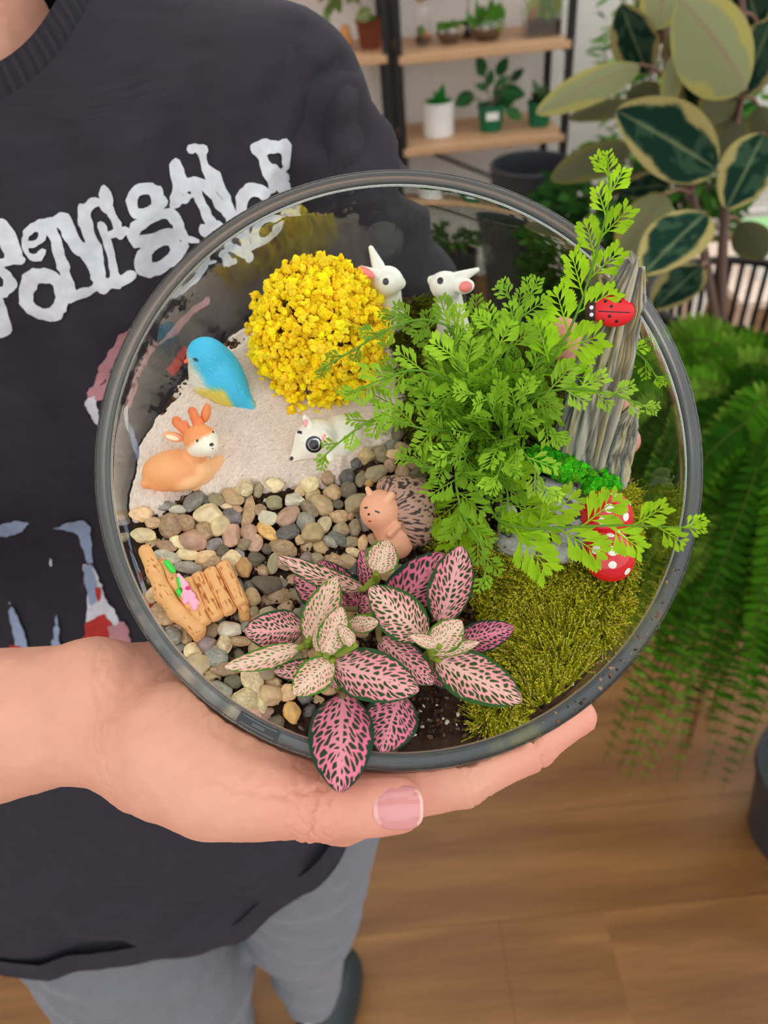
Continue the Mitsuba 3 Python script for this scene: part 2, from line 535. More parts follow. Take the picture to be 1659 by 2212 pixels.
def crumbs(pts, size, cols, seed, flat=0.7):
    """Small irregular lumps at the points, one mesh."""
    r = np.random.default_rng(seed)
    base = trimesh.creation.icosahedron(); bv, bf = np.array(base.vertices), np.array(base.faces)
    n = len(pts)
    sc = size * r.uniform(0.4, 1.4, (n, 1, 1)) * r.uniform(0.5, 1.3, (n, 1, 3))
    V = bv[None] * sc * r.uniform(0.7, 1.3, (n, len(bv), 1))
    q = nrm(r.normal(size=(n, 3))); a = nrm(np.cross(q, r.normal(size=(n, 3)))); b = np.cross(q, a)
    V = np.einsum('nij,nki->nkj', np.stack([a, b, q], 1), V) + pts[:, None]
    Fc = (bf[None] + (np.arange(n) * len(bv))[:, None, None]).reshape(-1, 3)
    cc = np.asarray(cols, float)[r.integers(0, len(cols), n)]
    return V.reshape(-1, 3), Fc, np.repeat(cc, len(bv), 0)


uu, vv = rng.uniform(-0.107, 0.107, (2, 16000))
ok = np.hypot(uu, vv) < r_in(soil_D(uu, vv)) - 0.0022
uu, vv = uu[ok], vv[ok]
pp = project(bowl(uu, vv, soil_D(uu, vv)))
keep = ~in_poly([(290, 1090), (300, 980), (540, 740), (880, 640), (1360, 700), (1340, 1000), (1000, 1000), (700, 1060)], pp[:, 0], pp[:, 1])
uu, vv = uu[keep], vv[keep]
cm = crumbs(bowl(uu, vv, soil_D(uu, vv) - rng.uniform(0, 0.0022, len(uu))), 0.0011,
            [(40, 27, 20), (62, 42, 30), (88, 62, 44), (30, 21, 17), (110, 76, 50), (52, 36, 27), (45, 30, 22), (70, 46, 30), (36, 26, 20), (58, 40, 28), (96, 68, 46), (44, 30, 22), (66, 46, 34), (32, 24, 18), (186, 178, 166)], 11)
put('potting_soil__crumb', cm[:2], 'vc_matte', cm[2], smooth=False, kind='stuff')

SAND = [(270, 1110), (262, 1060), (300, 960), (390, 830), (530, 715), (640, 660), (800, 690), (900, 800), (905, 880), (860, 930), (800, 985),
        (730, 1030), (665, 1062), (600, 1058), (520, 1068), (450, 1090), (400, 1085), (350, 1110), (320, 1118)]
sp = Polygon(SAND)


def sand_D(u, v):
    q = project(bowl(u, v, soil_D(u, v)))
    shp = np.shape(u)
    x, y = q[..., 0].ravel(), q[..., 1].ravel()
    from shapely import points, distance
    pts = points(x, y)
    d = np.where(contains_xy(sp, x, y), 1, -1) * distance(sp.boundary, pts)
    d = d.reshape(shp) + (meshkit.fbm(np.stack([u, v, 0 * u], -1) * 160, 3, 8) - 0.5) * 46
    h = 0.0058 * np.clip(d / 30, -1, 1)
    return soil_D(u, v) - h - (meshkit.fbm(np.stack([u, v, 0 * u], -1) * 60, 2, 3) - 0.5) * 0.004


u, v, th, rw = polar_sheet(620, 300, lambda a, b: soil_D(a, b) - 0.0058)
D = sand_D(u, v)
D = D - (meshkit.noise(np.stack([u, v, 0 * u], -1) * 2600, 4) - 0.5) * 0.0007
rr = r_in(D) - 0.0006
k = np.minimum(1, rr / np.maximum(np.hypot(u, v), 1e-6)); u, v = u * k, v * k
sv = bowl(u, v, D).reshape(-1, 3); sf = grid_faces(len(u), u.shape[1], True)
good = (soil_D(u, v) - D).ravel() > -0.0035
sf = sf[good[sf].all(1)]
use, inv = np.unique(sf, return_inverse=True)
sv, sf = sv[use], inv.reshape(-1, 3)
g = meshkit.noise(sv * 2400, 6)[:, None]; g2 = meshkit.fbm(sv * 70, 3, 2)[:, None]
c = np.array([228, 211, 196]) * (0.86 + 0.2 * g) * (0.93 + 0.14 * g2)
c = np.where(meshkit.noise(sv * 2100, 12)[:, None] > 0.93, np.array([120, 104, 92]), c)
put('white_sand', (sv, sf), 'vc_sand', c, label='pale beige fine sand patch at the back left of the bowl', cat='sand', kind='stuff')

# crumbs of soil left on the glass edge, and a dark rectangle with paler lines on it
a_ = np.radians(rng.uniform(-62, -22, 46)); r_ = rng.uniform(0.1098, 0.114, 46)
cm = crumbs(bowl(r_ * np.cos(a_), r_ * np.sin(a_), np.full(46, -0.0003)), 0.00055, [(120, 84, 58), (84, 58, 42), (60, 44, 34), (150, 120, 96)], 12)
put('potting_soil__loose_crumb', cm[:2], 'vc_matte', cm[2], smooth=False, kind='stuff')
am = [math.radians(x) for x in np.linspace(-121.5, -113, 24)]
for nm_, ra, rb, i0, i1, hh, col in (('mark', 0.1100, 0.1141, 0, 24, -0.00035, (44, 46, 48)), ('mark_line', 0.1105, 0.1108, 2, 22, -0.0005, (96, 99, 100)), ('mark_line', 0.1133, 0.1136, 2, 22, -0.0005, (96, 99, 100)), ('mark_line', 0.1115, 0.1126, 8, 16, -0.0005, (78, 80, 82))):
    aa = np.array(am[i0:i1]); n_a = len(aa)
    sh_ = [bowl(rr_ * np.cos(aa), rr_ * np.sin(aa), np.full(n_a, h_)) for rr_, h_ in ((ra, hh), (rb, hh), (rb, 0.0006), (ra, 0.0006), (ra, hh))]
    put('glass_bowl__' + nm_, (np.array(sh_).reshape(-1, 3), grid_faces(5, n_a)), 'vc_satin', col, smooth=False)
# ------------------------------------------------------------------ person: body, T-shirt, trousers, shoes
thing('person', 'person in a black printed T-shirt and grey trousers holding the glass bowl in both hands', 'person')

# torso cross-sections: z, centre x, centre y, half width, half depth
SEC = np.array([(0.60, -0.280, 0.400, 0.258, 0.120), (0.70, -0.276, 0.402, 0.255, 0.120), (0.80, -0.262, 0.415, 0.244, 0.120), (0.92, -0.228, 0.452, 0.220, 0.116),
                (1.06, -0.184, 0.492, 0.180, 0.108), (1.18, -0.174, 0.512, 0.178, 0.112), (1.26, -0.168, 0.517, 0.182, 0.110), (1.32, -0.165, 0.515, 0.184, 0.094),
                (1.36, -0.168, 0.512, 0.178, 0.080), (1.385, -0.174, 0.510, 0.160, 0.072), (1.405, -0.198, 0.508, 0.097, 0.060), (1.42, -0.205, 0.508, 0.068, 0.056)])
from scipy.interpolate import PchipInterpolator
_sec = PchipInterpolator(SEC[:, 0], SEC[:, 1:])


def folds(x, z):
    """Cloth relief of the shirt front, metres outwards (towards the eye)."""
    w = (meshkit.noise(np.stack([x * 9, z * 5, 0 * x], -1), 3) - 0.5) * 0.05
    f = 0.0055 * np.sin((x + 0.10 * (1.4 - z)) * 95 + w * 60) * np.clip((z - 1.18) * 6, 0, 1) * np.clip((1.405 - z) * 30, 0, 1)
    # pulls from the armpit towards the chest
    for a, b, wd, am in (((0.00, 1.345), (-0.06, 1.20), 0.008, 0.006), ((-0.012, 1.37), (-0.095, 1.24), 0.007, 0.004), ((0.005, 1.32), (-0.03, 1.17), 0.008, 0.005), ((-0.09, 1.385), (-0.13, 1.26), 0.009, 0.003), ((-0.17, 1.37), (-0.16, 1.22), 0.012, 0.003)):
        a, b = np.array(a), np.array(b); d = b - a
        t = np.clip(((x - a[0]) * d[0] + (z - a[1]) * d[1]) / (d @ d), 0, 1)
        q = ((x - a[0] - t * d[0]) * d[1] - (z - a[1] - t * d[1]) * d[0]) / np.linalg.norm(d)
        e = np.hypot(x - a[0] - t * d[0], z - a[1] - t * d[1])
        f = f + 1.8 * am * np.exp(-(e / wd) ** 2) - 1.8 * am * np.exp(-((e - wd * 2.2) / wd) ** 2) * 0.7
    low = np.clip((0.95 - z) * 4, 0, 1)
    f = f + low * (0.006 * np.sin(z * 60 + x * 22 + w * 90) + 0.004 * np.sin(z * 105 - x * 30 + 1))
    return f + (meshkit.fbm(np.stack([x, z, 0 * x], -1) * 22, 3, 6) - 0.5) * 0.016


def front_y(x, z):
    s = _sec(np.clip(z, 0.6, 1.42))
    q = np.clip(np.abs((x - s[..., 0]) / s[..., 2]), 0, 0.999)
    return s[..., 1] - s[..., 3] * (1 - q ** 2.4) ** (1 / 2.4) - folds(x, z)


def hem_z(x):
    return 0.700 + 0.10 * np.clip((x + 0.20) / 0.15, 0, 1.3) ** 1.3


zz = np.linspace(0, 1, 170); th = np.arange(220) * 2 * np.pi / 220
ZT = 1.412
cs, sn = np.cos(th), np.sin(th)
rows = []
for t in zz:
    s0 = _sec(0.66 + (ZT - 0.66) * t)
    x = s0[0] + s0[2] * np.sign(cs) * np.abs(cs) ** (2 / 2.4)
    z = hem_z(x) + (ZT - hem_z(x)) * t
    s = _sec(z)
    ca = np.sign(cs) * np.abs(cs) ** (2 / 2.4); sa = np.sign(sn) * np.abs(sn) ** (2 / 2.4)
    x = s[:, 0] + s[:, 2] * ca
    y = s[:, 1] - s[:, 3] * sa - folds(x, z) * np.clip(sn * 3, 0, 1)
    # the neckline dips at the front
    z = z - np.clip(t - 0.9, 0, 1) / 0.1 * 0.046 * np.clip(sn, 0, 1) ** 1.5
    rows.append(np.stack([x, y, z], -1))
G = np.array(rows)
inner = s0[None, :2]
hem_in = G[0] + (np.stack([SEC[0, 1] - G[0][:, 0], SEC[0, 2] - G[0][:, 1], 0 * G[0][:, 2]], -1)) * 0.02
tor = np.concatenate([hem_in[None] + [0, 0, 0.03], hem_in[None] + [0, 0, 0.002], G])
tv, tf = tor.reshape(-1, 3), grid_faces(len(tor), 220, True)

# sleeve of the arm that reaches round the back of the bowl
SL = catmull([(-0.075, 0.510, 1.345), (-0.038, 0.505, 1.318), (-0.010, 0.500, 1.272), (0.020, 0.498, 1.20), (0.036, 0.496, 1.165)], 60)
slr = np.interp(np.linspace(0, 1, 60), [0, 0.25, 0.6, 1], [0.052, 0.056, 0.055, 0.056])
lv, lf = tube(SL, slr, 72, cap=False)
k = lv - np.repeat(SL, 72, 0)
n_ = meshkit.fbm(lv * [26, 26, 60], 3, 4)[:, None] - 0.5
lv = lv + nrm(k) * (n_ * 0.016 + 0.003 * np.sin(lv[:, 2:3] * 150 + lv[:, :1] * 90))
SR = catmull([(-0.27, 0.510, 1.345), (-0.32, 0.50, 1.310), (-0.355, 0.49, 1.25), (-0.375, 0.485, 1.18)], 40)
rv, rf = tube(SR, np.interp(np.linspace(0, 1, 40), [0, 0.3, 1], [0.052, 0.056, 0.058]), 40, cap=False)
sv, sf = cat([(tv, tf), (lv, lf), (rv, rf)])
cl = np.array([48, 46, 53]) * (0.9 + 0.2 * meshkit.fbm(sv * 180, 3, 2)[:, None])
lint = meshkit.noise(sv * 700, 8)[:, None] > 0.985
cl = np.where(lint, 90, cl)
put('person__t_shirt', (sv, sf), 'vc_cloth', cl, label='black cotton T-shirt with white lettering')
# ribbed collar band round the neckline
TOPR = G[-1]; cx_ = TOPR.mean(0)
ring = []
for k in range(14):
    t = k / 13
    out = 0.0016 * math.sin(math.pi * min(1, t * 1.15)) + 0.0006
    d = TOPR - cx_; d[:, 2] = 0; d = nrm(d)
    ring.append(TOPR + d * (out - 0.006 * t) + np.array([0, 0, 0.017]) * (t - 0.25))
rg_ = np.array(ring).reshape(-1, 3)
rib = 0.86 + 0.14 * np.sin(np.tile(np.arange(220), 14) * 2 * np.pi / 2.75)
put('person__t_shirt__collar', (rg_, grid_faces(14, 220, True)), 'vc_cloth', np.array([52, 50, 57]) * rib[:, None], label='ribbed black neckband')


# ---- print on the chest, laid out in metres on the shirt (x, z) and draped over it
def to_xz(pts):
    """Print layout units (hundredths of the print's own grid) to shirt metres."""
    P = at_y(np.asarray(pts, float)[:, 0], np.asarray(pts, float)[:, 1], 0.408)
    return P[:, [0, 2]]


def drape(poly, color, lift=0.0011, name='print_shape', step=0.0022, label=None, mottled=0.0, seed=0):
    for g in getattr(poly, 'geoms', [poly]):
        if g.geom_type != 'Polygon' or g.area < 2e-6:
            continue
        v2, f = fill(g, step)
        if len(f) == 0:
            continue
        y = front_y(v2[:, 0], v2[:, 1])
        v3 = np.column_stack([v2[:, 0], y - lift, v2[:, 1]])
        c = np.broadcast_to(np.asarray(color, float), (len(v3), 3)) * (1 - mottled * (meshkit.fbm(v3 * 260, 3, seed)[:, None]))
        k = put('person__t_shirt__' + name, (v3, f), 'vc_cloth', c)
        if label:
            tag(k, label)


def rough(poly, amp, seed):
    """Worn, wavering edges like a distressed typeface."""
    def ringf(rg):
        n = max(int(rg.length / 0.0011), 12)
        p = np.array([rg.interpolate(i / n, normalized=True).coords[0] for i in range(n)])
        d = nrm(np.roll(p, -1, 0) - np.roll(p, 1, 0))
        w = meshkit.noise(np.column_stack([p * 330, np.zeros(n)]), seed) - 0.5 + 0.6 * (meshkit.noise(np.column_stack([p * 800, np.zeros(n)]), seed + 1) - 0.5)
        return p + np.column_stack([-d[:, 1], d[:, 0]]) * (w * amp)[:, None]
    out = []
    for g in getattr(poly, 'geoms', [poly]):
        q = Polygon(ringf(g.exterior), [ringf(h) for h in g.interiors if h.length > 0.004]).buffer(0)
        out.append(q)
    return unary_union(out)


def strokes(spec):
    """Letter strokes (points..., width) in a hand-drawn layout; joined and worn."""
    gs = []
    for pts, w in spec:
        P = np.array(pts, float); xy = np.column_stack([P[:, 0] / 2.304, 330 + P[:, 1] / 2.304])
        if len(P) > 2:
            xy = catmull(xy, 6 * len(P))
        q = to_xz(xy)
        gs.append(LineString(q).buffer(w * 0.60 / 2.304 * 0.000245))
    return unary_union(gs)


def arc(cx, cy, rx, ry, a0, a1, rot=0, n=16):
    a = np.radians(np.linspace(a0, a1, n)); c, s = math.cos(math.radians(rot)), math.sin(math.radians(rot))
    x, y = rx * np.cos(a), ry * np.sin(a)
    return np.column_stack([cx + c * x - s * y, cy + s * x + c * y]).tolist()


LET = {
    'H': [([(-20, 400), (20, 440), (60, 520)], 60), ([(-10, 560), (100, 545)], 32), ([(0, 470), (40, 520)], 60)],
    'e': [([(118, 472), (165, 466), (193, 452), (190, 408), (152, 394), (116, 425), (110, 480), (132, 522), (178, 528), (206, 500)], 27)],
    'M': [([(185, 383), (300, 366)], 32), ([(228, 388), (290, 520), (352, 692)], 42), ([(345, 722), (455, 690)], 36), ([(285, 372), (360, 480), (440, 560), (495, 680)], 54),
          ([(388, 330), (405, 420), (455, 520), (505, 690)], 50), ([(382, 348), (420, 302), (468, 292), (498, 322)], 36), ([(480, 400), (535, 530), (585, 650)], 44), ([(530, 662), (655, 606)], 40)],
    'i': [([(500, 246), (502, 258)], 62), ([(512, 300), (545, 345), (585, 420)], 46), ([(530, 436), (625, 396)], 30)],
    'c': [([(757, 258), (755, 240), (722, 216), (672, 218), (642, 258), (660, 312), (715, 332), (778, 302)], 40), ([(758, 248), (762, 254)], 46), ([(785, 290), (795, 305)], 36)],
    'a': [([(655, 412), (680, 378), (740, 352), (805, 352), (852, 392), (888, 470)], 46), ([(652, 420), (672, 452), (712, 452)], 46), ([(712, 455), (800, 448), (870, 470)], 40),
          (arc(780, 545, 76, 62, 0, 360, -15), 52), ([(875, 480), (960, 492)], 26), ([(690, 520), (700, 590), (760, 622), (850, 590), (900, 520)], 40)],
    'A': [([(838, 132), (850, 215), (850, 318)], 42), ([(835, 320), (918, 284)], 26), ([(848, 150), (890, 215), (960, 250)], 40), ([(858, 250), (960, 225)], 34), ([(940, 210), (990, 215), (1040, 262), (1110, 352)], 44), ([(945, 250), (1000, 330), (1040, 415)], 46)],
    'L': [([(908, 62), (990, 50)], 32), ([(962, 58), (1000, 130), (1045, 180), (1085, 240), (1140, 345)], 38), ([(1035, 170), (1050, 182)], 62), ([(1140, 345), (1180, 420), (1230, 400)], 34)],
    'R': [([(1248, 58), (1320, 50), (1400, 46)], 42), ([(1272, 62), (1300, 110), (1330, 175), (1360, 250)], 40), ([(1395, 50), (1415, 85), (1420, 145)], 40), ([(1345, 150), (1378, 190)], 40), ([(1350, 240), (1400, 225)], 36)],
    'N': [([(1000, 430), (1060, 520)], 44), ([(1040, 415), (1120, 440), (1190, 470)], 44), ([(1110, 352), (1150, 410), (1200, 480)], 40), ([(1040, 530), (1110, 500)], 28)],
    'C': [(arc(1262, 318, 70, 82, 20, 330, -20), 48)],
    'E': [(arc(1440, 240, 58, 66, 40, 350, -20), 40), ([(1390, 250), (1490, 220)], 28)],
    'o': [(arc(217, 710, 96, 104, 0, 360, 20, 30), 62)],
    'r': [([(-30, 590), (10, 605), (44, 655), (20, 700), (-30, 690)], 44), ([(-20, 840), (30, 860), (30, 880), (-20, 895)], 40), ([(-30, 700), (10, 780), (35, 860)], 36)],
}
for i, (ch, sp_) in enumerate(LET.items()):
    drape(rough(strokes(sp_), 0.0016, 20 + i), (226, 229, 236), name='print_letter', mottled=0.18, seed=i)

RED, WHT, BLU, PNK = (190, 58, 52), (226, 228, 238), (156, 174, 206), (196, 140, 146)
ART = [  # loose painted shapes of the picture under the lettering: outline, colour
    ([(286, 700), (262, 722), (225, 772), (196, 835), (183, 872), (192, 886), (205, 880), (214, 832), (250, 778), (300, 720)], PNK),
    ([(183, 872), (206, 914), (222, 920), (216, 880), (214, 834), (200, 850)], WHT), ([(222, 920), (262, 975), (272, 965), (236, 905), (216, 880)], BLU),
    ([(300, 716), (330, 690), (420, 640), (425, 655), (340, 712)], PNK), ([(205, 862), (215, 832), (240, 795), (246, 806), (226, 846)], PNK),
    ([(-40, 1128), (40, 1104), (74, 1104), (60, 1122), (-40, 1150)], BLU), ([(120, 1112), (160, 1096), (196, 1092), (205, 1118), (218, 1168), (206, 1172), (192, 1150), (180, 1122), (150, 1110)], BLU),
    ([(192, 1176), (216, 1172), (240, 1230), (300, 1320), (340, 1400), (180, 1396), (196, 1352), (206, 1300), (206, 1240)], WHT), ([(194, 1178), (215, 1174), (228, 1230), (212, 1262), (204, 1228)], BLU),
    ([(206, 1282), (240, 1268), (262, 1286), (256, 1310), (232, 1330), (216, 1362), (204, 1340), (200, 1306)], RED), ([(244, 1362), (290, 1350), (304, 1362), (270, 1388), (250, 1382)], RED),
    ([(250, 1290), (285, 1280), (300, 1312), (270, 1330)], PNK), ([(222, 1218), (232, 1216), (234, 1240), (226, 1244)], RED),
    ([(34, 1264), (60, 1296), (104, 1384), (88, 1396), (52, 1342), (36, 1292)], BLU), ([(40, 1346), (64, 1340), (74, 1356), (52, 1364)], RED),
    ([(140, 1262), (150, 1290), (156, 1340), (138, 1376), (132, 1368), (136, 1320)], BLU), ([(-10, 1320), (6, 1326), (4, 1344), (-10, 1346)], RED),
    ([(120, 1172), (126, 1176), (122, 1190)], WHT),
    ([(330, 780), (372, 740), (384, 752), (352, 800)], RED), ([(420, 930), (470, 905), (520, 930), (460, 950)], RED), ([(350, 880), (360, 872), (396, 960), (386, 966)], PNK), ([(600, 640), (660, 650), (700, 700), (640, 690)], BLU),
    ([(480, 760), (560, 720), (580, 740), (500, 790)], WHT), ([(420, 790), (452, 780), (470, 800), (430, 812)], RED),
]
for i, (pts, c) in enumerate(ART):
    q = Polygon(to_xz(pts)).buffer(0)
    drape(rough(q, 0.0022, 60 + i), c, lift=0.0010 + 0.00014 * i, mottled=0.16, seed=i)

# ---- trousers: two legs and the seat, one garment
def leg_field(P):
    d = sd_cone(P, (-0.118, 0.405, 0.76), (-0.145, 0.395, 0.50), 0.094, 0.066)
    d = smin(d, sd_cone(P, (-0.150, 0.400, 0.47), (-0.187, 0.440, 0.11), 0.056, 0.042), 0.012)
    e = sd_cone(P, (-0.350, 0.430, 0.76), (-0.322, 0.365, 0.45), 0.112, 0.112)
    e = smin(e, sd_cone(P, (-0.318, 0.370, 0.45), (-0.330, 0.42, 0.09), 0.095, 0.048), 0.02)
    d = smin(d, e, 0.02)
    d = smin(d, sd_ell(P, (-0.208, 0.43, 0.84), (0.160, 0.095, 0.11)), 0.04)
    return d + 0.010 * (meshkit.fbm(P * [16, 16, 30], 3, 3) - 0.5) + 0.0025 * np.sin(P[:, 2] * 85 + P[:, 0] * 60 + 5 * meshkit.noise(P * 12, 2))


pv, pf = nets(leg_field, (-0.50, 0.22, 0.055), (0.01, 0.62, 0.96), 0.0068)
c = np.array([112, 114, 120]) * (0.94 + 0.12 * meshkit.fbm(pv * 240, 3, 1)[:, None])
put('person__trousers', (pv, pf), 'vc_cloth', c, label='soft mid grey leggings')


def shoe(cx, cy, yaw, name):
    def fn(P):
        a = math.radians(yaw); q = P - [cx, cy, 0]
        x, y, z = q[:, 0] * math.cos(a) - q[:, 1] * math.sin(a), q[:, 0] * math.sin(a) + q[:, 1] * math.cos(a), q[:, 2]
        Q = np.stack([x, y, z], -1)
        d = sd_ell(Q, (0, -0.075, 0.030), (0.046, 0.105, 0.034))
        d = smin(d, sd_ell(Q, (0, 0.02, 0.040), (0.040, 0.07, 0.060)), 0.03)
        return np.maximum(d, 0.004 - z)
    v, f = nets(fn, (cx - 0.14, cy - 0.26, -0.005), (cx + 0.14, cy + 0.14, 0.12), 0.005)
    k = put('person__shoe', (v, f), 'vc_satin', (34, 44, 48), label='dark slip-on shoe with white laces')
    a = -math.radians(yaw)
    for i in range(4):
        yy = -0.02 - 0.018 * i
        pts = np.array([(-0.028, yy, 0.062 - 0.002 * i), (-0.012, yy - 0.003, 0.075 - 0.0045 * i), (0.012, yy - 0.003, 0.075 - 0.0045 * i), (0.028, yy, 0.062 - 0.002 * i)])
        pts = np.column_stack([pts[:, 0] * math.cos(a) - pts[:, 1] * math.sin(a) + cx, pts[:, 0] * math.sin(a) + pts[:, 1] * math.cos(a) + cy, pts[:, 2]])
        put(k + '__lace', tube(catmull(pts, 12), 0.004, 6), 'vc_cloth', (225, 225, 222))


shoe(-0.165, 0.440, 24, 'shoe')
shoe(-0.335, 0.42, -8, 'shoe')
# ---- body: neck, trunk, both arms and hands as one surface
SPH = CAM + camvec(0.0056, 0, 0)
SPC = B0 - DC * BN                 # centre of the glass sphere


def under(x, y, clear):
    """The point at picture spot x, y behind the bowl's far side, clear of the glass; beside the bowl the closest approach."""
    r = nrm(ray(x, y)); o = CAM - SPC
    b = o @ r; cc = o @ o - (RO + clear) ** 2
    disc = b * b - cc
    t = -b + math.sqrt(disc) if disc > 0 else -b
    return CAM + t * r


def hand_bones():
    B = []  # joint a, joint b, radius a, radius b, blend
    el, wr_u, wr_l = C(-330, 1604, 0.335), C(205, 1500, 0.318), C(205, 1588, 0.310)
    B += [(el, wr_u, 0.036, 0.0212, .01), (el + np.array([0, 0, -0.004]), wr_l, 0.0405, 0.0162, .01)]
    wr = C(240, 1540, 0.316)
    B += [(wr_u, wr_l, 0.0205, 0.0160, .006)]
    cmc, mcp, ip, tt = C(345, 1628, 0.300), C(448, 1712, 0.289), C(690, 1744, 0.2865), C(858, 1737, 0.283)
    B += [(wr_l, cmc, 0.0155, 0.0205, .010), (cmc, mcp, 0.0205, 0.0152, .012), (mcp, ip, 0.0150, 0.0121, .008), (ip, tt, 0.0122, 0.0106, .004)]
    B += [(C(400, 1600, 0.305), C(560, 1690, 0.296), 0.021, 0.0145, .014)]       # ball of the thumb
    i0, i1, i2, i3 = C(735, 1735, 0.302), C(1008, 1684, 0.304), C(1150, 1612, 0.310), C(1250, 1549, 0.316)
    B += [(i0, i1, 0.0118, 0.0100, .006), (i1, i2, 0.0097, 0.0088, .003), (i2, i3, 0.0088, 0.0073, .003)]
    F3 = [[under(760, 1640, 0.013), under(1010, 1570, 0.011), under(1120, 1490, 0.010), under(1200, 1420, 0.009)],
          [under(740, 1560, 0.013), under(960, 1470, 0.011), under(1060, 1390, 0.010), under(1130, 1320, 0.009)],
          [under(700, 1480, 0.012), under(860, 1400, 0.010), under(930, 1340, 0.009), under(985, 1285, 0.0085)]]
    for f in F3:
        for a, b, ra, rb in zip(f, f[1:], (0.0108, 0.0096, 0.0088), (0.0096, 0.0088, 0.0072)):
            B.append((a, b, ra, rb, .004))
    heel = [C(330, 1640, 0.312), C(345, 1560, 0.322), C(352, 1510, 0.332), C(354, 1482, 0.342)]
    kn = [i0, F3[0][0], F3[1][0], F3[2][0]]
    for h, k in zip(heel, kn):
        B.append((h, k, 0.0195, 0.0120, .010))
    B += [(wr_u, heel[3], 0.0200, 0.0165, .006), (wr_u, heel[2], 0.0205, 0.0185, .006), (wr, heel[1], 0.0205, 0.0195, .006)]
    for a, b in zip(kn, kn[1:]):
        B.append((a, b, 0.0118, 0.0118, .01))
    return B, dict(mcp=mcp, ip=ip, tt=tt, i1=i1, i2=i2, i3=i3, wr=wr, el=el, kn=kn, heel=heel)


RB, RJ = hand_bones()


def field(B):
    def fn(P):
        d = None
        for a, b, ra, rb, k in B:
            e = sd_cone(P, a, b, ra, rb)
            d = e if d is None else smin(d, e, k)
        return d
    return fn


def crease(P, d, c, n, half, depth, w):
    """A wrinkle: a groove where the plane through c with normal n cuts the skin, within half of c."""
    q = (P - c) @ n + 0.0009 * np.sin(P @ np.array([900.0, 700, 800]))
    return d + depth * np.exp(-(q / w) ** 2) * np.exp(-(np.linalg.norm(P - c, axis=1) / half) ** 4)


_rf = field(RB)
ax_t = nrm(RJ['tt'] - RJ['ip'])


def right_field(P):
    d = _rf(P)
    d = np.maximum(d, RO + 0.0006 - np.linalg.norm(P - SPC, axis=1))     # the palm is pressed flat against the glass
    for off, dp, w, h in ((-0.0075, .0007, .0009, .015), (-0.0035, .0010, .0010, .016), (0.0, .0013, .0011, .017), (0.0035, .0010, .0010, .016), (0.0072, .0006, .0009, .014)):
        d = crease(P, d, RJ['ip'] + ax_t * off, nrm(ax_t + 0.25 * math.sin(off * 900) * UP), h, dp, w)
    for j, o, dp in (('i1', 0, .0011), ('i1', .0035, .0007), ('i2', 0, .0010)):
        n = nrm(RJ['i2'] - RJ['i1'])
        d = crease(P, d, RJ[j] + n * o, n, .015, dp, .0011)
    # lines fanning over the wrist side of the palm
    for k in range(7):
        c = C(330 + 38 * k, 1530 + 22 * k, 0.305 - 0.002 * k)
        d = crease(P, d, c, nrm(camvec(0.62, 0.85 - 0.03 * k, 0.1)), .026, .0006, .0009)
    d = crease(P, d, C(285, 1600, 0.30), nrm(camvec(1, -0.15, 0)), .03, .0012, .004)
    return d + (meshkit.fbm(P * 260, 3, 2) - 0.5) * 0.0007 + (meshkit.fbm(P * 60, 2, 5) - 0.5) * 0.0016


JR = np.array([q for b in RB for q in (b[0], b[1])])
lo, hi = JR.min(0) - 0.045, JR.max(0) + 0.045
hv, hf = nets(right_field, lo, hi, 0.00175)

# the other arm: down behind the bowl, the hand under its far right side
sh, elb = np.array([-0.045, 0.510, 1.315]), np.array([0.055, 0.505, 1.085])
wr2 = C(1200, 800, 0.452)
f0 = [C(1278, 822, 0.440), C(1262, 886, 0.440), C(1235, 948, 0.440), C(1198, 1004, 0.440)]
LB = [(sh, elb, 0.040, 0.035, .02), (elb, wr2, 0.036, 0.023, .02), (wr2, f0[0], 0.022, 0.016, .014), (wr2, f0[1], 0.022, 0.016, .014), (wr2, f0[2], 0.022, 0.015, .014), (wr2, f0[3], 0.021, 0.014, .014)]
for b, tip in zip(f0, [(1350, 872), (1370, 950), (1346, 1030), (1294, 1098)]):
    e = under(tip[0], tip[1], 0.0085); m = under((tip[0] * 0.55 + project(b)[0] * 0.45), (tip[1] * 0.55 + project(b)[1] * 0.45), 0.012)
    LB += [(b, m, 0.0100, 0.0088, .004), (m, e, 0.0087, 0.0074, .002)]
LB += [(wr2, under(1235, 760, 0.013), 0.018, 0.0125, .01), (under(1235, 760, 0.013), under(1225, 715, 0.011), 0.0120, 0.0095, .004)]
_lf = field(LB)


def left_field(P):
    d = _lf(P)
    return np.maximum(d, RO + 0.0006 - np.linalg.norm(P - SPC, axis=1)) + (meshkit.fbm(P * 200, 2, 2) - 0.5) * 0.0008


JL = np.array([q for b in LB for q in (b[0], b[1])])
av, af = nets(left_field, JL.min(0) - 0.05, JL.max(0) + 0.05, 0.0027)
TB = [((-0.19, 0.508, 1.27), (-0.215, 0.508, 1.40), 0.05, 0.048, .03), ((-0.215, 0.508, 1.38), (-0.22, 0.49, 1.50), 0.052, 0.05, .03),
      ((-0.17, 0.512, 1.30), sh, 0.05, 0.038, .04), ((-0.18, 0.512, 1.30), (-0.29, 0.505, 1.325), 0.05, 0.042, .04),
      ((-0.29, 0.505, 1.335), (-0.372, 0.46, 1.12), 0.042, 0.036, .02), ((-0.372, 0.46, 1.12), RJ['el'], 0.038, 0.037, .02),
      ((-0.165, 0.512, 1.28), (-0.20, 0.42, 0.80), 0.075, 0.08, .05)]
JT = np.array([np.array(q) for b in TB for q in (b[0], b[1])], float)
bv_, bf_ = nets(field(TB), JT.min(0) - 0.1, JT.max(0) + 0.1, 0.008)

import manifold3d as m3


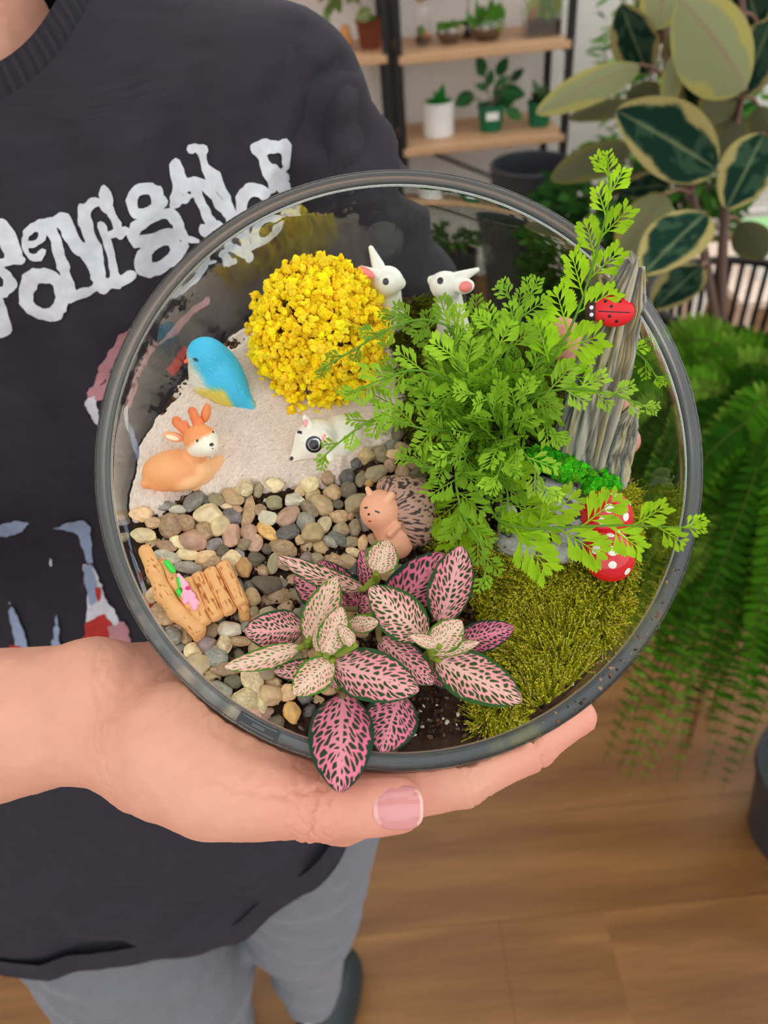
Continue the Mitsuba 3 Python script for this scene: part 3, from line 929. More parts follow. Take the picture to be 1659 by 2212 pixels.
def mani(v, f):
    t = trimesh.Trimesh(v, f, process=True)
    return m3.Manifold(m3.Mesh(np.asarray(t.vertices, np.float32), np.asarray(t.faces, np.uint32)))


whole = mani(hv, hf) + mani(av, af) + mani(bv_, bf_)
pieces = sorted(whole.decompose(), key=lambda q: -q.num_tri())
body = trimesh.Trimesh(*(lambda m: (m.vert_properties[:, :3].astype(float), m.tri_verts))(whole.to_mesh()), process=False)
bv2, bf2 = trimesh.remesh.subdivide(np.array(body.vertices), np.array(body.faces))
N2 = sd_normals(bv2, bf2)
disp = np.zeros(len(bv2))


def line(c, n, half, depth, w, wob=0.0008, seed=0):
    """A skin line where the plane through c with normal n meets the surface, fading out at half."""
    global disp
    q = (bv2 - c) @ nrm(n) + wob * 2 * (meshkit.noise(bv2 * 160, seed) - 0.5) + wob * (meshkit.noise(bv2 * 420, seed + 1) - 0.5)
    disp -= depth * np.exp(-(q / w) ** 2) * np.exp(-(np.linalg.norm(bv2 - c, axis=1) / half) ** 4)


rs = np.random.default_rng(4)
for off, dp in ((-.0125, .0003), (-.0095, .0005), (-.0068, .0007), (-.0040, .0009), (-.0014, .0011), (.0012, .0011), (.0038, .0008), (.0062, .0006), (.0092, .0003)):
    line(RJ['ip'] + ax_t * off, ax_t + rs.normal(0, .22) * UP, .0155, dp, .00050, .0022, int(off * 1e5) % 50)
for k in range(5):
    line(RJ['ip'] + UP * rs.uniform(-.006, .006) + ax_t * rs.uniform(-.006, .006), UP + ax_t * rs.uniform(-.9, .9), .008, .0005, .0004, .0012, k)
d12 = nrm(RJ['i2'] - RJ['i1'])
for j, o, dp in (('i1', -.002, .0009), ('i1', .0015, .0008), ('i1', .004, .0004), ('i2', -.001, .0009), ('i2', .002, .0005)):
    line(RJ[j] + d12 * o, d12, .013, dp, .0006, .0008, 3)
for k in range(16):
    line(C(300 + 26 * k, 1500 + 12 * k + rs.uniform(-25, 25), 0.305), camvec(rs.uniform(.35, .8), 0.85, 0.1), .022, rs.uniform(.0002, .0005), .0006, .002, 10 + k)
for k in range(4):
    line(C(236 + 12 * k, 1540 + 20 * k, 0.305), camvec(1, -0.2, 0), .03, .0005, .0007, .002, 40 + k)
line(C(560, 1655, 0.295), camvec(-.25, .95, .1), .022, .0014, .0012, .002, 60)
line(C(640, 1668, 0.292), camvec(.1, .95, .1), .02, .0010, .0010, .002, 61)
disp += (meshkit.fbm(bv2 * 900, 2, 3) - 0.5) * 0.00022
bv2 = bv2 + N2 * disp[:, None]
body = trimesh.Trimesh(bv2, bf2, process=False)
V = np.array(body.vertices)
tips = np.array([RJ['tt'], RJ['i3'], RJ['i2'] , RJ['ip'], LB[-1][1], LB[7][1], LB[9][1], LB[11][1]])
near = np.exp(-(cKDTree(tips).query(V)[0] / 0.022) ** 2)[:, None]
palm = np.exp(-(cKDTree(np.array(RJ['kn'] + RJ['heel'])).query(V)[0] / 0.03) ** 2)[:, None]
c = np.array([214, 156, 132.0]) * (0.97 + 0.06 * meshkit.fbm(V * 120, 3, 3)[:, None])
c = c * (1 - 0.55 * near) + np.array([222, 140, 124]) * 0.55 * near
c = c * (1 - 0.3 * palm) + np.array([214, 138, 120]) * 0.3 * palm
put('person__skin', body, 'vc_skin', c, label='light skinned neck, arms and hands')
print('body pieces', [q.num_tri() for q in pieces])

# thumb nail: a curved plate let into the thumb's end
nm = nrm(CAM - RJ['tt']); nax = nrm(ax_t - nm * (ax_t @ nm)); nside = np.cross(nm, nax)
a, b = np.meshgrid(np.linspace(-1, 1, 26), np.linspace(-1, 1, 26), indexing='ij')
rx = a * 0.0090; ry = b * 0.0074 * (1 - 0.12 * (a < 0) * a ** 2)
k = np.maximum(np.abs(a) ** 3.2 + np.abs(b) ** 3.2, 1e-9) ** (1 / 3.2); m = np.maximum(np.abs(a), np.abs(b)); rx, ry = rx * m / k, ry * m / k
base = RJ['tt'] + nax * 0.0002 + nm * 0.0108 - nside * 0.0012
nail = base + rx[..., None] * nax + ry[..., None] * nside + (0.0012 - (ry / 0.0072) ** 2 * 0.0036 - 0.0019 * (a ** 2))[..., None] * nm
cn = np.array([210, 142, 140]) * np.ones((26, 26, 1)); cn = np.where((a > 0.86)[..., None], [232, 186, 170], cn); cn = np.where((a < -0.8)[..., None], [228, 168, 162], cn)
nv = nail.reshape(-1, 3); nf = grid_faces(26, 26)
if (np.cross(nv[nf[0][1]] - nv[nf[0][0]], nv[nf[0][2]] - nv[nf[0][0]]) @ nm) < 0:
    nf = nf[:, ::-1]
put('person__fingernail', shell(nv, nv - nm * 0.0012, nf), 'vc_gloss', np.vstack([cn.reshape(-1, 3)] * 2), label='short pink thumb nail')
# ------------------------------------------------------------------ river pebbles, one by one
ZA, ZB, ZC, ZD = (270, 1000), (550, 1000), (310, 1200), (370, 1380)
TONES = {'t': ('tan', (186, 158, 118)), 'c': ('cream', (200, 182, 142)), 'g': ('grey', (128, 125, 114)), 'd': ('dark slate grey', (96, 93, 88)), 'b': ('brown', (150, 124, 94)),
         'o': ('olive grey', (134, 122, 94)), 'p': ('pinkish brown', (170, 136, 114)), 'l': ('pale grey', (182, 175, 154)), 'a': ('amber', (190, 150, 92)), 'm': ('mauve grey', (122, 106, 104)), 'k': ('dark olive', (96, 87, 70))}
PEB = [(ZA, '''265 345 120 140 0 o;440 490 230 140 20 g;195 605 240 180 15 t;330 720 190 140 0 t;225 860 260 165 10 c;545 740 250 290 0 b;720 720 210 170 30 b;640 560 190 110 0 l;820 460 260 170 -60 g;1000 610 330 250 -10 c;
1120 765 250 230 20 c;1280 645 230 160 25 d;1100 440 180 150 20 o;1290 410 260 180 25 t;1430 300 190 210 0 c;1585 330 100 190 15 o;1480 590 340 140 -82 b;1280 880 210 280 5 p;810 915 290 250 20 p;640 945 220 140 30 c;
520 1000 240 130 15 b;940 830 240 250 0 b;1070 980 230 140 -20 g;520 1130 310 160 15 l;745 1095 255 145 5 c;960 1130 250 150 -15 t;1040 1190 260 160 -10 b;1270 1140 220 205 -20 c;750 1250 300 145 5 g;1425 1260 190 235 -10 a;
1485 830 180 220 10 p;1565 970 165 205 10 p;1430 960 160 160 0 o;1560 1140 180 170 0 k;1160 1060 150 140 0 k;1370 1090 110 170 -20 g;1340 560 120 110 0 b;1210 520 130 80 0 c;290 540 130 100 0 t;1260 1290 150 120 0 b'''),
       (ZB, '''245 270 200 150 20 c;655 235 190 215 10 c;240 470 170 160 -30 o;460 450 230 155 5 l;160 650 200 185 0 l;400 650 300 200 -45 p;600 700 240 185 75 g;650 555 230 150 45 o;800 500 290 190 45 t;930 345 190 205 0 t;
1120 330 180 210 0 k;1270 200 200 120 -75 o;1440 130 250 190 -40 o;1230 480 280 210 -20 o;1010 640 205 155 5 t;1140 630 90 100 0 t;400 830 245 175 -25 d;150 820 280 150 42 a;690 850 240 245 0 t;830 760 150 205 20 c;
1050 790 170 165 0 o;1195 775 140 205 8 o;1000 890 280 150 38 d;900 945 190 110 25 g;550 920 130 130 0 t;330 1010 290 180 20 b;1160 950 150 130 0 o;1290 950 115 190 0 t;1420 910 130 120 0 t;390 1210 210 150 5 p;
605 1165 145 210 10 m;225 1200 270 120 -85 o;750 1140 160 120 0 o;1180 1060 180 100 20 c;990 500 140 120 0 k;430 1060 150 120 0 b;1360 250 110 100 -20 a;60 560 130 150 0 b;150 1030 130 120 0 k'''),
       (ZC, '''260 680 310 245 20 b;1460 340 280 235 10 k;1145 400 250 125 75 d;1290 500 190 190 45 b;1025 890 250 210 5 l;830 880 170 200 0 b;380 860 220 85 -20 p;340 960 220 190 35 g;520 950 150 210 -10 b;760 1070 210 220 20 m;
960 1060 180 210 -10 c;590 1130 170 180 0 c;1150 1020 230 120 5 b;880 1220 280 220 20 g;1220 850 120 130 0 g;1310 660 110 120 0 o;1060 210 140 180 0 b'''),
       (ZD, '''310 310 270 240 0 c;660 360 345 165 -5 b;965 460 330 230 68 c;1100 340 300 235 20 o;750 510 200 150 0 k;580 600 320 170 20 g;870 740 300 260 0 c;1080 750 240 130 80 c;1190 670 250 250 30 t;1405 640 185 200 0 t;
1430 870 230 180 80 a;1430 200 220 180 10 o;1600 670 160 180 0 d;1290 230 140 130 0 o;960 210 180 90 0 l'''),
       ((0, 0), '''4700 5430 190 150 20 t;4990 5680 190 160 10 k;4660 5560 140 160 0 p;5000 5720 170 150 0 o;4810 5350 160 150 -20 b;4960 5860 150 130 0 t;3460 7780 220 170 0 b;3600 8150 190 170 0 k;3330 7650 200 150 0 o;3420 8010 200 160 30 o''')]
ZA_S = 5.53
rows = []
for org, txt in PEB:
    for ln in txt.replace('\n', '').split(';'):
        q = ln.split()
        x, y, w_, h_, an_ = map(float, q[:5])
        rows.append((org[0] + x / ZA_S, org[1] + y / ZA_S, w_ / ZA_S, h_ / ZA_S, an_, q[5], 1))
GRAVEL = [(330, 1090), (520, 1070), (720, 1030), (820, 940), (905, 930), (930, 1010), (900, 1080), (860, 1240), (800, 1330), (690, 1540), (600, 1565), (500, 1530), (420, 1470), (345, 1370), (330, 1280), (330, 1160)]
gp = Polygon(GRAVEL)
have = [(a, b, max(c, d) * 0.5) for a, b, c, d, *_ in rows]
r = np.random.default_rng(5)
for _ in range(5000):
    x, y = r.uniform(320, 940), r.uniform(925, 1570)
    if not gp.contains(Point(x, y)):
        continue
    d = min(math.hypot(x - a, y - b) - 0.6 * c for a, b, c in have)
    s = r.uniform(30, 44)
    if d > 0.36 * s and len(rows) < 255:
        have.append((x, y, s * 0.5)); rows.append((x, y, s, s * r.uniform(0.65, 1), r.uniform(0, 180), r.choice(list('ttbogkpbd')), 0))
ico = trimesh.creation.icosphere(3); IV, IF = np.array(ico.vertices), np.array(ico.faces)
WHERE = [((345, 1040, 560, 1100), 'at the edge of the sand'), ((560, 1030, 760, 1110), 'along the front of the sand'), ((280, 1080, 345, 1190), 'by the glass left of the gravel'), ((300, 1280, 420, 1500), 'below the log bench by the glass'),
         ((420, 1330, 530, 1440), 'under the log bench'), ((690, 1000, 940, 1230), 'beside the hedgehog'), ((345, 1090, 560, 1230), 'between the deer and the log bench'), ((520, 1180, 700, 1330), 'right of the log bench'), ((400, 1380, 720, 1580), 'in front of the log bench below the leaves')]
PK = []
for i, (x, y, w_, h_, an_, tone, top) in enumerate(rows):
    rr_ = np.random.default_rng(100 + i)
    d = soil_depth(x, y); s = d / FPX
    a, b = w_ * s / 2, h_ * s / 2
    cth = min(a, b) * rr_.uniform(0.62, 0.8)
    p = soil_pt(x, y, cth * 0.45 + (0.0026 if top else 0.0003))
    ex = nrm(RT - SN * (RT @ SN)); ey = np.cross(SN, ex)
    t = math.radians(-an_ )
    e1, e2 = ex * math.cos(t) + ey * math.sin(t), -ex * math.sin(t) + ey * math.cos(t)
    tl = rr_.normal(0, 0.10, 2); e3 = nrm(SN + tl[0] * e1 + tl[1] * e2)
    n1 = meshkit.fbm(IV * 1.1 + i * 7.3, 2, 1)[:, None] - 0.5
    v = IV * (1 + 0.55 * n1)
    # flats: cut by a few random planes for a broken, water-worn look
    for _ in range(rr_.integers(3, 8)):
        pn = nrm(rr_.normal(size=3)); off = rr_.uniform(0.66, 0.92); ex_ = np.maximum(v @ pn - off, 0); v = v - ex_[:, None] * pn * 0.85
    v = v + v * 0.03 * (meshkit.noise(IV * 6 + i, 3)[:, None] - 0.5)
    q = p + (v[:, :1] * a * e1 + v[:, 1:2] * b * e2 + v[:, 2:] * cth * e3) * 1.14
    base = np.array(TONES[tone][1]) * rr_.uniform(0.92, 1.2) + rr_.normal(0, 1.5, 3)
    m = meshkit.fbm(IV * 2.2 + i * 3.1, 3, 4)[:, None]; sp_ = meshkit.noise(IV * 13 + i, 6)[:, None]
    c = base * (0.80 + 0.40 * m)
    if tone in 'gdb' or rr_.random() < 0.25:
        c = np.where(sp_ > 0.72, c * 1.10 + 4, np.where(sp_ < 0.22, c * 0.86, c))
    if rr_.random() < 0.35:
        pn = nrm(rr_.normal(size=3)); band = np.exp(-((IV @ pn - rr_.uniform(-.4, .4)) * rr_.uniform(5, 14)) ** 2)[:, None]
        c = c * (1 - 0.45 * band) + base * np.array([1.12, 1.02, 0.86]) * 0.45 * band
    big = ' large' if w_ * h_ > 2000 else ' small' if w_ * h_ < 700 else ''
    long_ = ' long' if max(w_, h_) / min(w_, h_) > 1.65 else ' round' if max(w_, h_) / min(w_, h_) < 1.12 else ''
    wh = next((t for (x0, y0, x1, y1), t in WHERE if x0 <= x <= x1 and y0 <= y <= y1), 'near the middle of the gravel')
    if not top:
        big, long_, wh = '', '', wh.replace('at the', 'half buried at the').replace('along', 'half buried along').replace('near', 'half buried near').replace('beside', 'half buried beside')
    lb = f"{big}{long_} {TONES[tone][0]} pebble {wh}".strip()
    k = put('pebble', (q, IF), 'vc_pebble', np.clip(c, 10, 235), label=lb, cat='pebble', group='river pebbles in the glass bowl')
    PK.append((k, x, y, TONES[tone][0]))
xy = np.array([q[1:3] for q in PK], float)
nb = cKDTree(xy).query(xy, 4)[1]
for more in (lambda i: f', next to a {PK[nb[i][1]][3]} one', lambda i: f', between a {PK[nb[i][1]][3]} one and a {PK[nb[i][2]][3]} one'):
    base_l = {q[0]: labels[q[0]]['label'].split(',')[0] for q in PK}
    seen = {}
    for q in PK:
        seen.setdefault(labels[q[0]]['label'], []).append(q[0])
    for i, q in enumerate(PK):
        if len(seen[labels[q[0]]['label']]) > 1:
            t = (base_l[q[0]] + more(i)).replace('a amber', 'an amber').replace('a olive', 'an olive')
            t = t.replace(' in front of the log bench below the leaves', ' below the leaves') if len(t.split()) > 16 else t
            if len(t.split()) <= 16:
                labels[q[0]]['label'] = t
# ------------------------------------------------------------------ figurines in the garden
def fig(bx, by, sink=0.0, hgt=0.0):
    """Frame at a spot of the ground and a function giving the spot seen at px, py, h units above the ground (unit: a picture pixel there)."""
    d = soil_depth(bx, by, hgt)
    M = view_frame(bx, by, d)
    n = nrm(np.array([SN @ nrm(M[:3, 0]), SN @ nrm(M[:3, 1]), SN @ nrm(M[:3, 2])]))

    def pt(px, py, h):
        X, Y = X0_, Y0_ = px - bx, by - py
        for _ in range(4):            # nearer things look larger: keep the spot where it is seen
            z = (h - sink - n[0] * X - n[1] * Y) / n[2]
            X, Y = X0_ * (1 - z / FPX), Y0_ * (1 - z / FPX)
        return np.array([X, Y, z])
    return M, pt, n


def dots(key, M, mesh, spec, bsdf='vc_gloss'):
    """Painted marks: name, outline in frame units, colour."""
    for nm_, poly, col in spec:
        v, f = patch_on(mesh, M, poly, 0.35)
        put(key + '__' + nm_, (v, f), bsdf, col, smooth=False)


def oval(cx, cy, rx, ry, rot=0, n=22):
    a = np.linspace(0, 2 * np.pi, n, endpoint=False); c, s = math.cos(math.radians(rot)), math.sin(math.radians(rot))
    return np.column_stack([cx + c * rx * np.cos(a) - s * ry * np.sin(a), cy + s * rx * np.cos(a) + c * ry * np.sin(a)])


# blue bird
M, pt, n = fig(480, 872)
BLU_, WH_, YE_ = (64, 186, 226), (206, 206, 190), (214, 196, 84)
pr_ = [('e', pt(449, 772, 88), (37, 36, 36), BLU_), ('e', pt(474, 806, 52), (46, 62, 44), 28, 2, BLU_), ('e', pt(492, 838, 36), (40, 46, 34), 35, 2, BLU_),
       ('c', pt(512, 856, 26), pt(548, 888, 12), 17, 8.5, BLU_), ('c', pt(505, 850, 40), pt(538, 872, 26), 12, 6, BLU_), ('e', pt(500, 822, 52), (13, 44, 26), 32, 2, BLU_), ('e', pt(440, 818, 46), (25, 36, 30), 10, 2, WH_)]


def bird_paint(v, c, N):
    x, y = v[:, 0] + 480, 872 - v[:, 1]
    s = (x - 449) * 0.86 + (y - 772) * -0.5          # towards the face or belly side
    w = np.clip((-s - 23 + 9 * (meshkit.fbm(v * 0.14, 2, 1) - 0.5)) / 16, 0, 1)[:, None]
    c = np.array(BLU_) * (1 - w) + np.array(WH_) * w
    yl = (np.clip((y - 836) / 14, 0, 1) * np.clip((486 - x + (y - 836) * 0.55) / 12, 0, 1))[:, None] * np.clip(-N[:, :1] * 1.0 + 0.9 - N[:, 1:2], 0, 1)
    c = c * (1 - yl) + np.array(YE_) * yl
    tl = (np.clip((x - 536) / 6, 0, 1) * np.clip((886 - y) / 8, 0, 1))[:, None] * (np.sin(y * 1.6 + x) > 0)[:, None]
    return c * (1 - 0.7 * tl) + np.array(YE_) * 0.7 * tl


# feather grooves
def bird_relief(P):
    return 1.3 * np.sin(P[:, 0] * 0.8 + P[:, 1] * 0.9 + 14 * meshkit.noise(P * 0.07, 2)) * meshkit.noise(P * [0.5, 0.2, 0.3], 4) * (P[:, 1] < 118)


m = blob(pr_, 18, 1.3, M, extra=bird_relief, paint=bird_paint)
kb = thing('bird_figurine', 'small bright blue bird figurine with orange beak on the sand', 'figurine')
put(kb + '__body', m[:2], 'vc_satin', m[2])
bk = blob([('c', pt(416, 781, 88), pt(408, 787, 86), 6, 3.2, (232, 104, 70))], 3, 0.8, M)
put(kb + '__beak', bk[:2], 'vc_satin', bk[2], label='short orange beak')
dots(kb, M, m, [('eye', oval(431 - 480, 872 - 786, 6.2, 3.2, -25), (18, 18, 20))])

# lying deer
M, pt, n = fig(392, 1062)
OR_, LO_, WD_ = (232, 150, 92), (240, 186, 134), (238, 232, 212)
pr_ = [('e', pt(382, 1018, 40), (58, 44, 42), 4, 2, OR_), ('e', pt(352, 1024, 34), (38, 38, 36), OR_), ('e', pt(424, 1018, 34), (34, 34, 32), LO_),
       ('e', pt(404, 1040, 42), (31, 18, 19), 12, 2, LO_), ('c', pt(444, 1018, 36), pt(470, 998, 22), 15, 13, LO_), ('c', pt(420, 1051, 24), pt(438, 1046, 18), 10, 9, LO_),
       ('c', pt(338, 1036, 38), pt(320, 1046, 36), 15, 9, OR_), ('c', pt(412, 1000, 50), pt(428, 968, 84), 24, 22, OR_),
       ('e', pt(432, 955, 106), (34, 33, 33), OR_), ('e', pt(446, 967, 112), (22, 19, 22), WD_)]


def deer_paint(v, c, N):
    x, y = v[:, 0] + 392, 1062 - v[:, 1]
    h = v @ n
    s = (x - 432) * 0.55 + (y - 955) * 0.84
    w = (np.clip((s + 3 + 6 * (meshkit.fbm(v * 0.2, 2, 2) - 0.5)) / 9, 0, 1) * np.clip((h - 84) / 8, 0, 1))[:, None]
    b = np.clip((h - 26) / 60, 0, 1)[:, None] * (h < 84)[:, None] * 0.55
    c = c * (1 - b) + np.array(LO_) * b
    return c * (1 - w) + np.array(WD_) * w


m = blob(pr_, 6, 1.2, M, paint=deer_paint, extra=lambda P: 0.5 * np.sin(P[:, 0] * 1.3 + 6 * meshkit.noise(P * 0.2, 1)) * np.sin(P[:, 1] * 1.5))
kd = thing('deer_figurine', 'orange and white lying deer figurine with stubby antlers on the sand', 'figurine')
put(kd + '__body', m[:2], 'vc_satin', m[2])
for pr2, nm_ in (([('e', pt(377, 948, 104), (21, 10, 8), -14, 2, (236, 170, 120))], 'ear'), ([('e', pt(443, 897, 118), (9.5, 20, 8), -12, 2, (226, 132, 78))], 'ear'),
                 ([('c', pt(404, 937, 112), pt(385, 921, 122), 11, 8.5, (226, 128, 78)), ('e', pt(383, 915, 124), (9.5, 9.5, 9), (222, 118, 70)), ('c', pt(402, 934, 112), pt(400, 921, 124), 9, 7, (224, 124, 74))], 'antler'),
                 ([('c', pt(428, 922, 118), pt(419, 903, 124), 12, 9, (226, 128, 78)), ('e', pt(415, 894, 126), (9, 9, 9), (222, 118, 70)), ('e', pt(419, 906, 128), (9.5, 6.5, 9), (224, 124, 74))], 'antler')):
    q = blob(pr2, 5, 0.9, M)
    put(kd + '__' + nm_, q[:2], 'vc_satin', q[2])
q = patch_on(m, M, oval(0, 0, 0.1, 0.1), 0.1)
X0, Y0 = 392, 1062
for nm_, poly, col in (('eye', oval(422.5 - X0, Y0 - 962, 2.4, 3.0, -10), (22, 20, 22)), ('eye', oval(454 - X0, Y0 - 943, 2.2, 2.4), (22, 20, 22)), ('nose', oval(450 - X0, Y0 - 969.5, 4.6, 3.6, 15), (40, 26, 22)), ('mouth', oval(452 - X0, Y0 - 977, 1.6, 1.2), (60, 40, 36))):
    dots(kd, M, m, [(nm_, poly, col)])
q = blob([('e', pt(374, 950, 111), (14, 5, 3), -14, 2, (246, 222, 188))], 3, 0.8, M)
put(kd + '__ear__inside', q[:2], 'vc_satin', q[2])

# white dog with a black eye patch
M, pt, n = fig(690, 1004)
CR_ = (236, 232, 216)
pr_ = [('e', pt(684, 945, 50), (42, 38, 36), 20, 2, CR_), ('c', pt(664, 962, 44), pt(634, 990, 30), 33, 8, CR_), ('e', pt(735, 945, 28), (46, 44, 34), CR_), ('e', pt(752, 930, 30), (24, 28, 24), CR_),
       ('e', pt(738, 916, 40), (24, 18, 16), -12, 2, CR_), ('c', pt(712, 985, 18), pt(706, 1008, 10), 17, 11, CR_)]
m = blob(pr_, 12, 1.3, M)
kg = thing('dog_figurine', 'glossy white dog figurine with a large black eye patch at the sand edge', 'figurine')
put(kg + '__body', m[:2], 'vc_gloss', m[2])
for a_, b_, ia, ib in ((pt(671, 924, 76), pt(660, 903, 86), 13, 6), (pt(700, 938, 74), pt(710, 950, 84), 12, 7)):
    q = blob([('c', a_, b_, ia, ib, CR_)], 4, 0.9, M); ke = put(kg + '__ear', q[:2], 'vc_gloss', q[2])
    c_ = (a_ * 0.45 + b_ * 0.55) + np.array([-2, -4, 6.5])
    q = blob([('e', c_, (6.5, 10, 4.5), 15, 2, (238, 164, 160))], 3, 0.8, M); put(ke + '__inside', q[:2], 'vc_gloss', q[2])
X0, Y0 = 690, 1004
dots(kg, M, m, [('nose', oval(631 - X0, Y0 - 991, 5.2, 4.4, 30), (16, 15, 16)), ('eye', [(644 - X0, Y0 - 931), (655 - X0, Y0 - 935), (654 - X0, Y0 - 941), (643.5 - X0, Y0 - 938)], (26, 24, 26)),
                ('eye_patch', oval(679 - X0, Y0 - 962, 17.5, 17.5), (14, 14, 16))])
v, f = patch_on(m, M, Polygon(oval(679 - X0, Y0 - 962, 12.5, 12.5)).difference(Polygon(oval(679 - X0, Y0 - 962, 10.8, 10.8))), 0.6); put(kg + '__eye_patch__ring', (v, f), 'vc_gloss', (150, 150, 155), smooth=False)
v, f = patch_on(m, M, Polygon(oval(683 - X0, Y0 - 958, 8.5, 8.5)).difference(Polygon(oval(680 - X0, Y0 - 961, 8.8, 8.8))).buffer(0), 0.8); put(kg + '__eye_patch__glint', (v, f), 'vc_gloss', (232, 234, 236), smooth=False)


def rabbit(bx, by, prims, ears, eye, label):
    M, pt, n = fig(bx, by)
    W_ = (240, 238, 228)
    m = blob([tuple(pt(*q) if isinstance(q, tuple) and len(q) == 3 and j in (1, 2) and (p[0] == 'c' or j == 1) else q for j, q in enumerate(p)) + (W_,) for p in prims], 10, 1.2, M)
    k = thing('rabbit_figurine', label, 'figurine')
    put(k + '__body', m[:2], 'vc_gloss', m[2])
    for p, inn in ears:
        q = blob([tuple(pt(*z) if isinstance(z, tuple) and len(z) == 3 and j in (1, 2) and (p[0] == 'c' or j == 1) else z for j, z in enumerate(p)) + (W_,)], 4, 0.9, M)
        ke = put(k + '__ear', q[:2], 'vc_gloss', q[2])
        if inn:
            q = blob([('e', pt(*inn[0]), inn[1], inn[2], 2, (240, 128, 124))], 3, 0.7, M)
            put(ke + '__inside', q[:2], 'vc_gloss', q[2])
    dots(k, M, m, [('eye', oval(eye[0] - bx, by - eye[1], 6.2, 6.8), (18, 16, 16))])
    return m


rabbit(842, 712, [('e', (836, 614, 128), (32, 29, 28)), ('c', (848, 616, 128), (866, 619, 124), 20, 8), ('c', (838, 640, 90), (838, 690, 34), 27, 34), ('e', (842, 694, 26), (36, 26, 30)), ('c', (858, 668, 52), (866, 690, 34), 11, 9)],
       [(('c', (818, 585, 148), (803, 549, 176), 13, 5), None), (('c', (812, 602, 146), (784, 590, 156), 12, 6.5), ((793, 597, 162), (19, 8.5, 5), -30))], (834, 622),
       'glossy white rabbit figurine peeking out behind the yellow bush, facing right')
rabbit(974, 760, [('e', (962, 626, 140), (32, 28, 27)), ('c', (948, 620, 140), (931, 614, 138), 19, 8), ('c', (968, 650, 106), (978, 716, 38), 26, 34), ('e', (980, 726, 28), (36, 28, 30)), ('c', (990, 690, 66), (1003, 722, 40), 11, 9)],
       [(('c', (984, 612, 156), (1025, 595, 178), 14, 5), None), (('e', (998, 627, 160), (21, 15, 9), 5, 2), ((1002, 628, 168), (13, 10.5, 4), 5))], (951, 625),
       'glossy white rabbit figurine behind the fern, facing left')

# hedgehog
M, pt, n = fig(860, 1176)
PK_ = (236, 170, 136)
pr_ = [('e', pt(824, 1103, 62), (46, 45, 43), PK_), ('c', pt(838, 1140, 40), pt(856, 1172, 24), 32, 36, PK_), ('c', pt(858, 1136, 72), pt(842, 1154, 66), 9, 7, PK_), ('c', pt(868, 1156, 46), pt(872, 1178, 34), 17, 14, PK_)]
m = blob(pr_, 9, 1.3, M)
kh = thing('hedgehog_figurine', 'pink faced hedgehog figurine with dark streaked spines sitting on the pebbles', 'figurine')
put(kh + '__body', m[:2], 'vc_satin', m[2])
ctr = pt(806, 1120, 60)


def spine_dir(P):
    q = P - ctr
    a = np.arctan2(q[:, 1], q[:, 0]); e = np.arctan2(q[:, 2], np.hypot(q[:, 0], q[:, 1])); rr_ = np.linalg.norm(q, axis=1)
    return a, e, rr_


def sp_pat(P):
    a, e, rr_ = spine_dir(P)
    lane = 0 * a
    return meshkit.noise(np.stack([a * 26 + lane * 7.7, e * 26, rr_ * 0.022], -1), 3)


def sp_paint(v, c, N):
    s = sp_pat(v)[:, None]
    d = np.clip((0.48 - s) * 8, 0, 1)
    return np.array([182, 142, 122]) * (1 - d) + np.array([62, 46, 44]) * d


m2 = blob([('e', pt(880, 1096, 54), (58, 66, 50), -24, 2, PK_), ('e', pt(858, 1062, 66), (46, 34, 40), -18, 2, PK_), ('e', pt(900, 1136, 40), (42, 46, 42), -20, 2, PK_)], 14, 1.0, M, extra=lambda P: 1.8 * (0.5 - sp_pat(P)), paint=sp_paint)
put(kh + '__spines', m2[:2], 'vc_satin', m2[2], label='brown spiny coat with dark strokes')
for a_, b_, r1, r2 in ((pt(802, 1072, 84), pt(794, 1056, 90), 9, 5.5), (pt(836, 1082, 98), pt(846, 1070, 104), 11, 8)):
    q = blob([('c', a_, b_, r1, r2, (240, 182, 146))], 4, 0.9, M); put(kh + '__ear', q[:2], 'vc_satin', q[2])
X0, Y0 = 860, 1176
dots(kh, M, m, [('eye', [(789 - X0, Y0 - 1099), (797 - X0, Y0 - 1097.5), (797 - X0, Y0 - 1102), (790 - X0, Y0 - 1102.5)], (34, 26, 34)), ('eye', [(812.5 - X0, Y0 - 1105.5), (822.5 - X0, Y0 - 1109), (822 - X0, Y0 - 1113), (812 - X0, Y0 - 1109)], (34, 26, 34)),
                ('nose', oval(799.5 - X0, Y0 - 1114, 2.8, 2.6), (26, 20, 22)), ('mouth', [(796 - X0, Y0 - 1125), (800 - X0, Y0 - 1127.5), (804.5 - X0, Y0 - 1126), (804 - X0, Y0 - 1130), (799 - X0, Y0 - 1130)], (200, 30, 36))])

# log bench
M, pt, n = fig(440, 1372)
WD1, WD2 = (226, 172, 110), (204, 138, 78)


def wood_paint(v, c, N):
    s = meshkit.noise(np.stack([(v[:, 0] * 0.8 + v[:, 1] * 0.6) * 0.40, (v[:, 0] * 0.6 - v[:, 1] * 0.8) * 0.07, v[:, 2] * 0.3], -1), 5)[:, None]
    d = np.clip((s - 0.72) * 9, 0, 1); e = np.clip((meshkit.fbm(v * 0.05, 3, 2)[:, None] - 0.4) * 2, 0, 1)
    return (np.array(WD1) * (1 - 0.35 * e) + np.array(WD2) * 0.35 * e) * (1 - d) + np.array([176, 104, 52]) * d


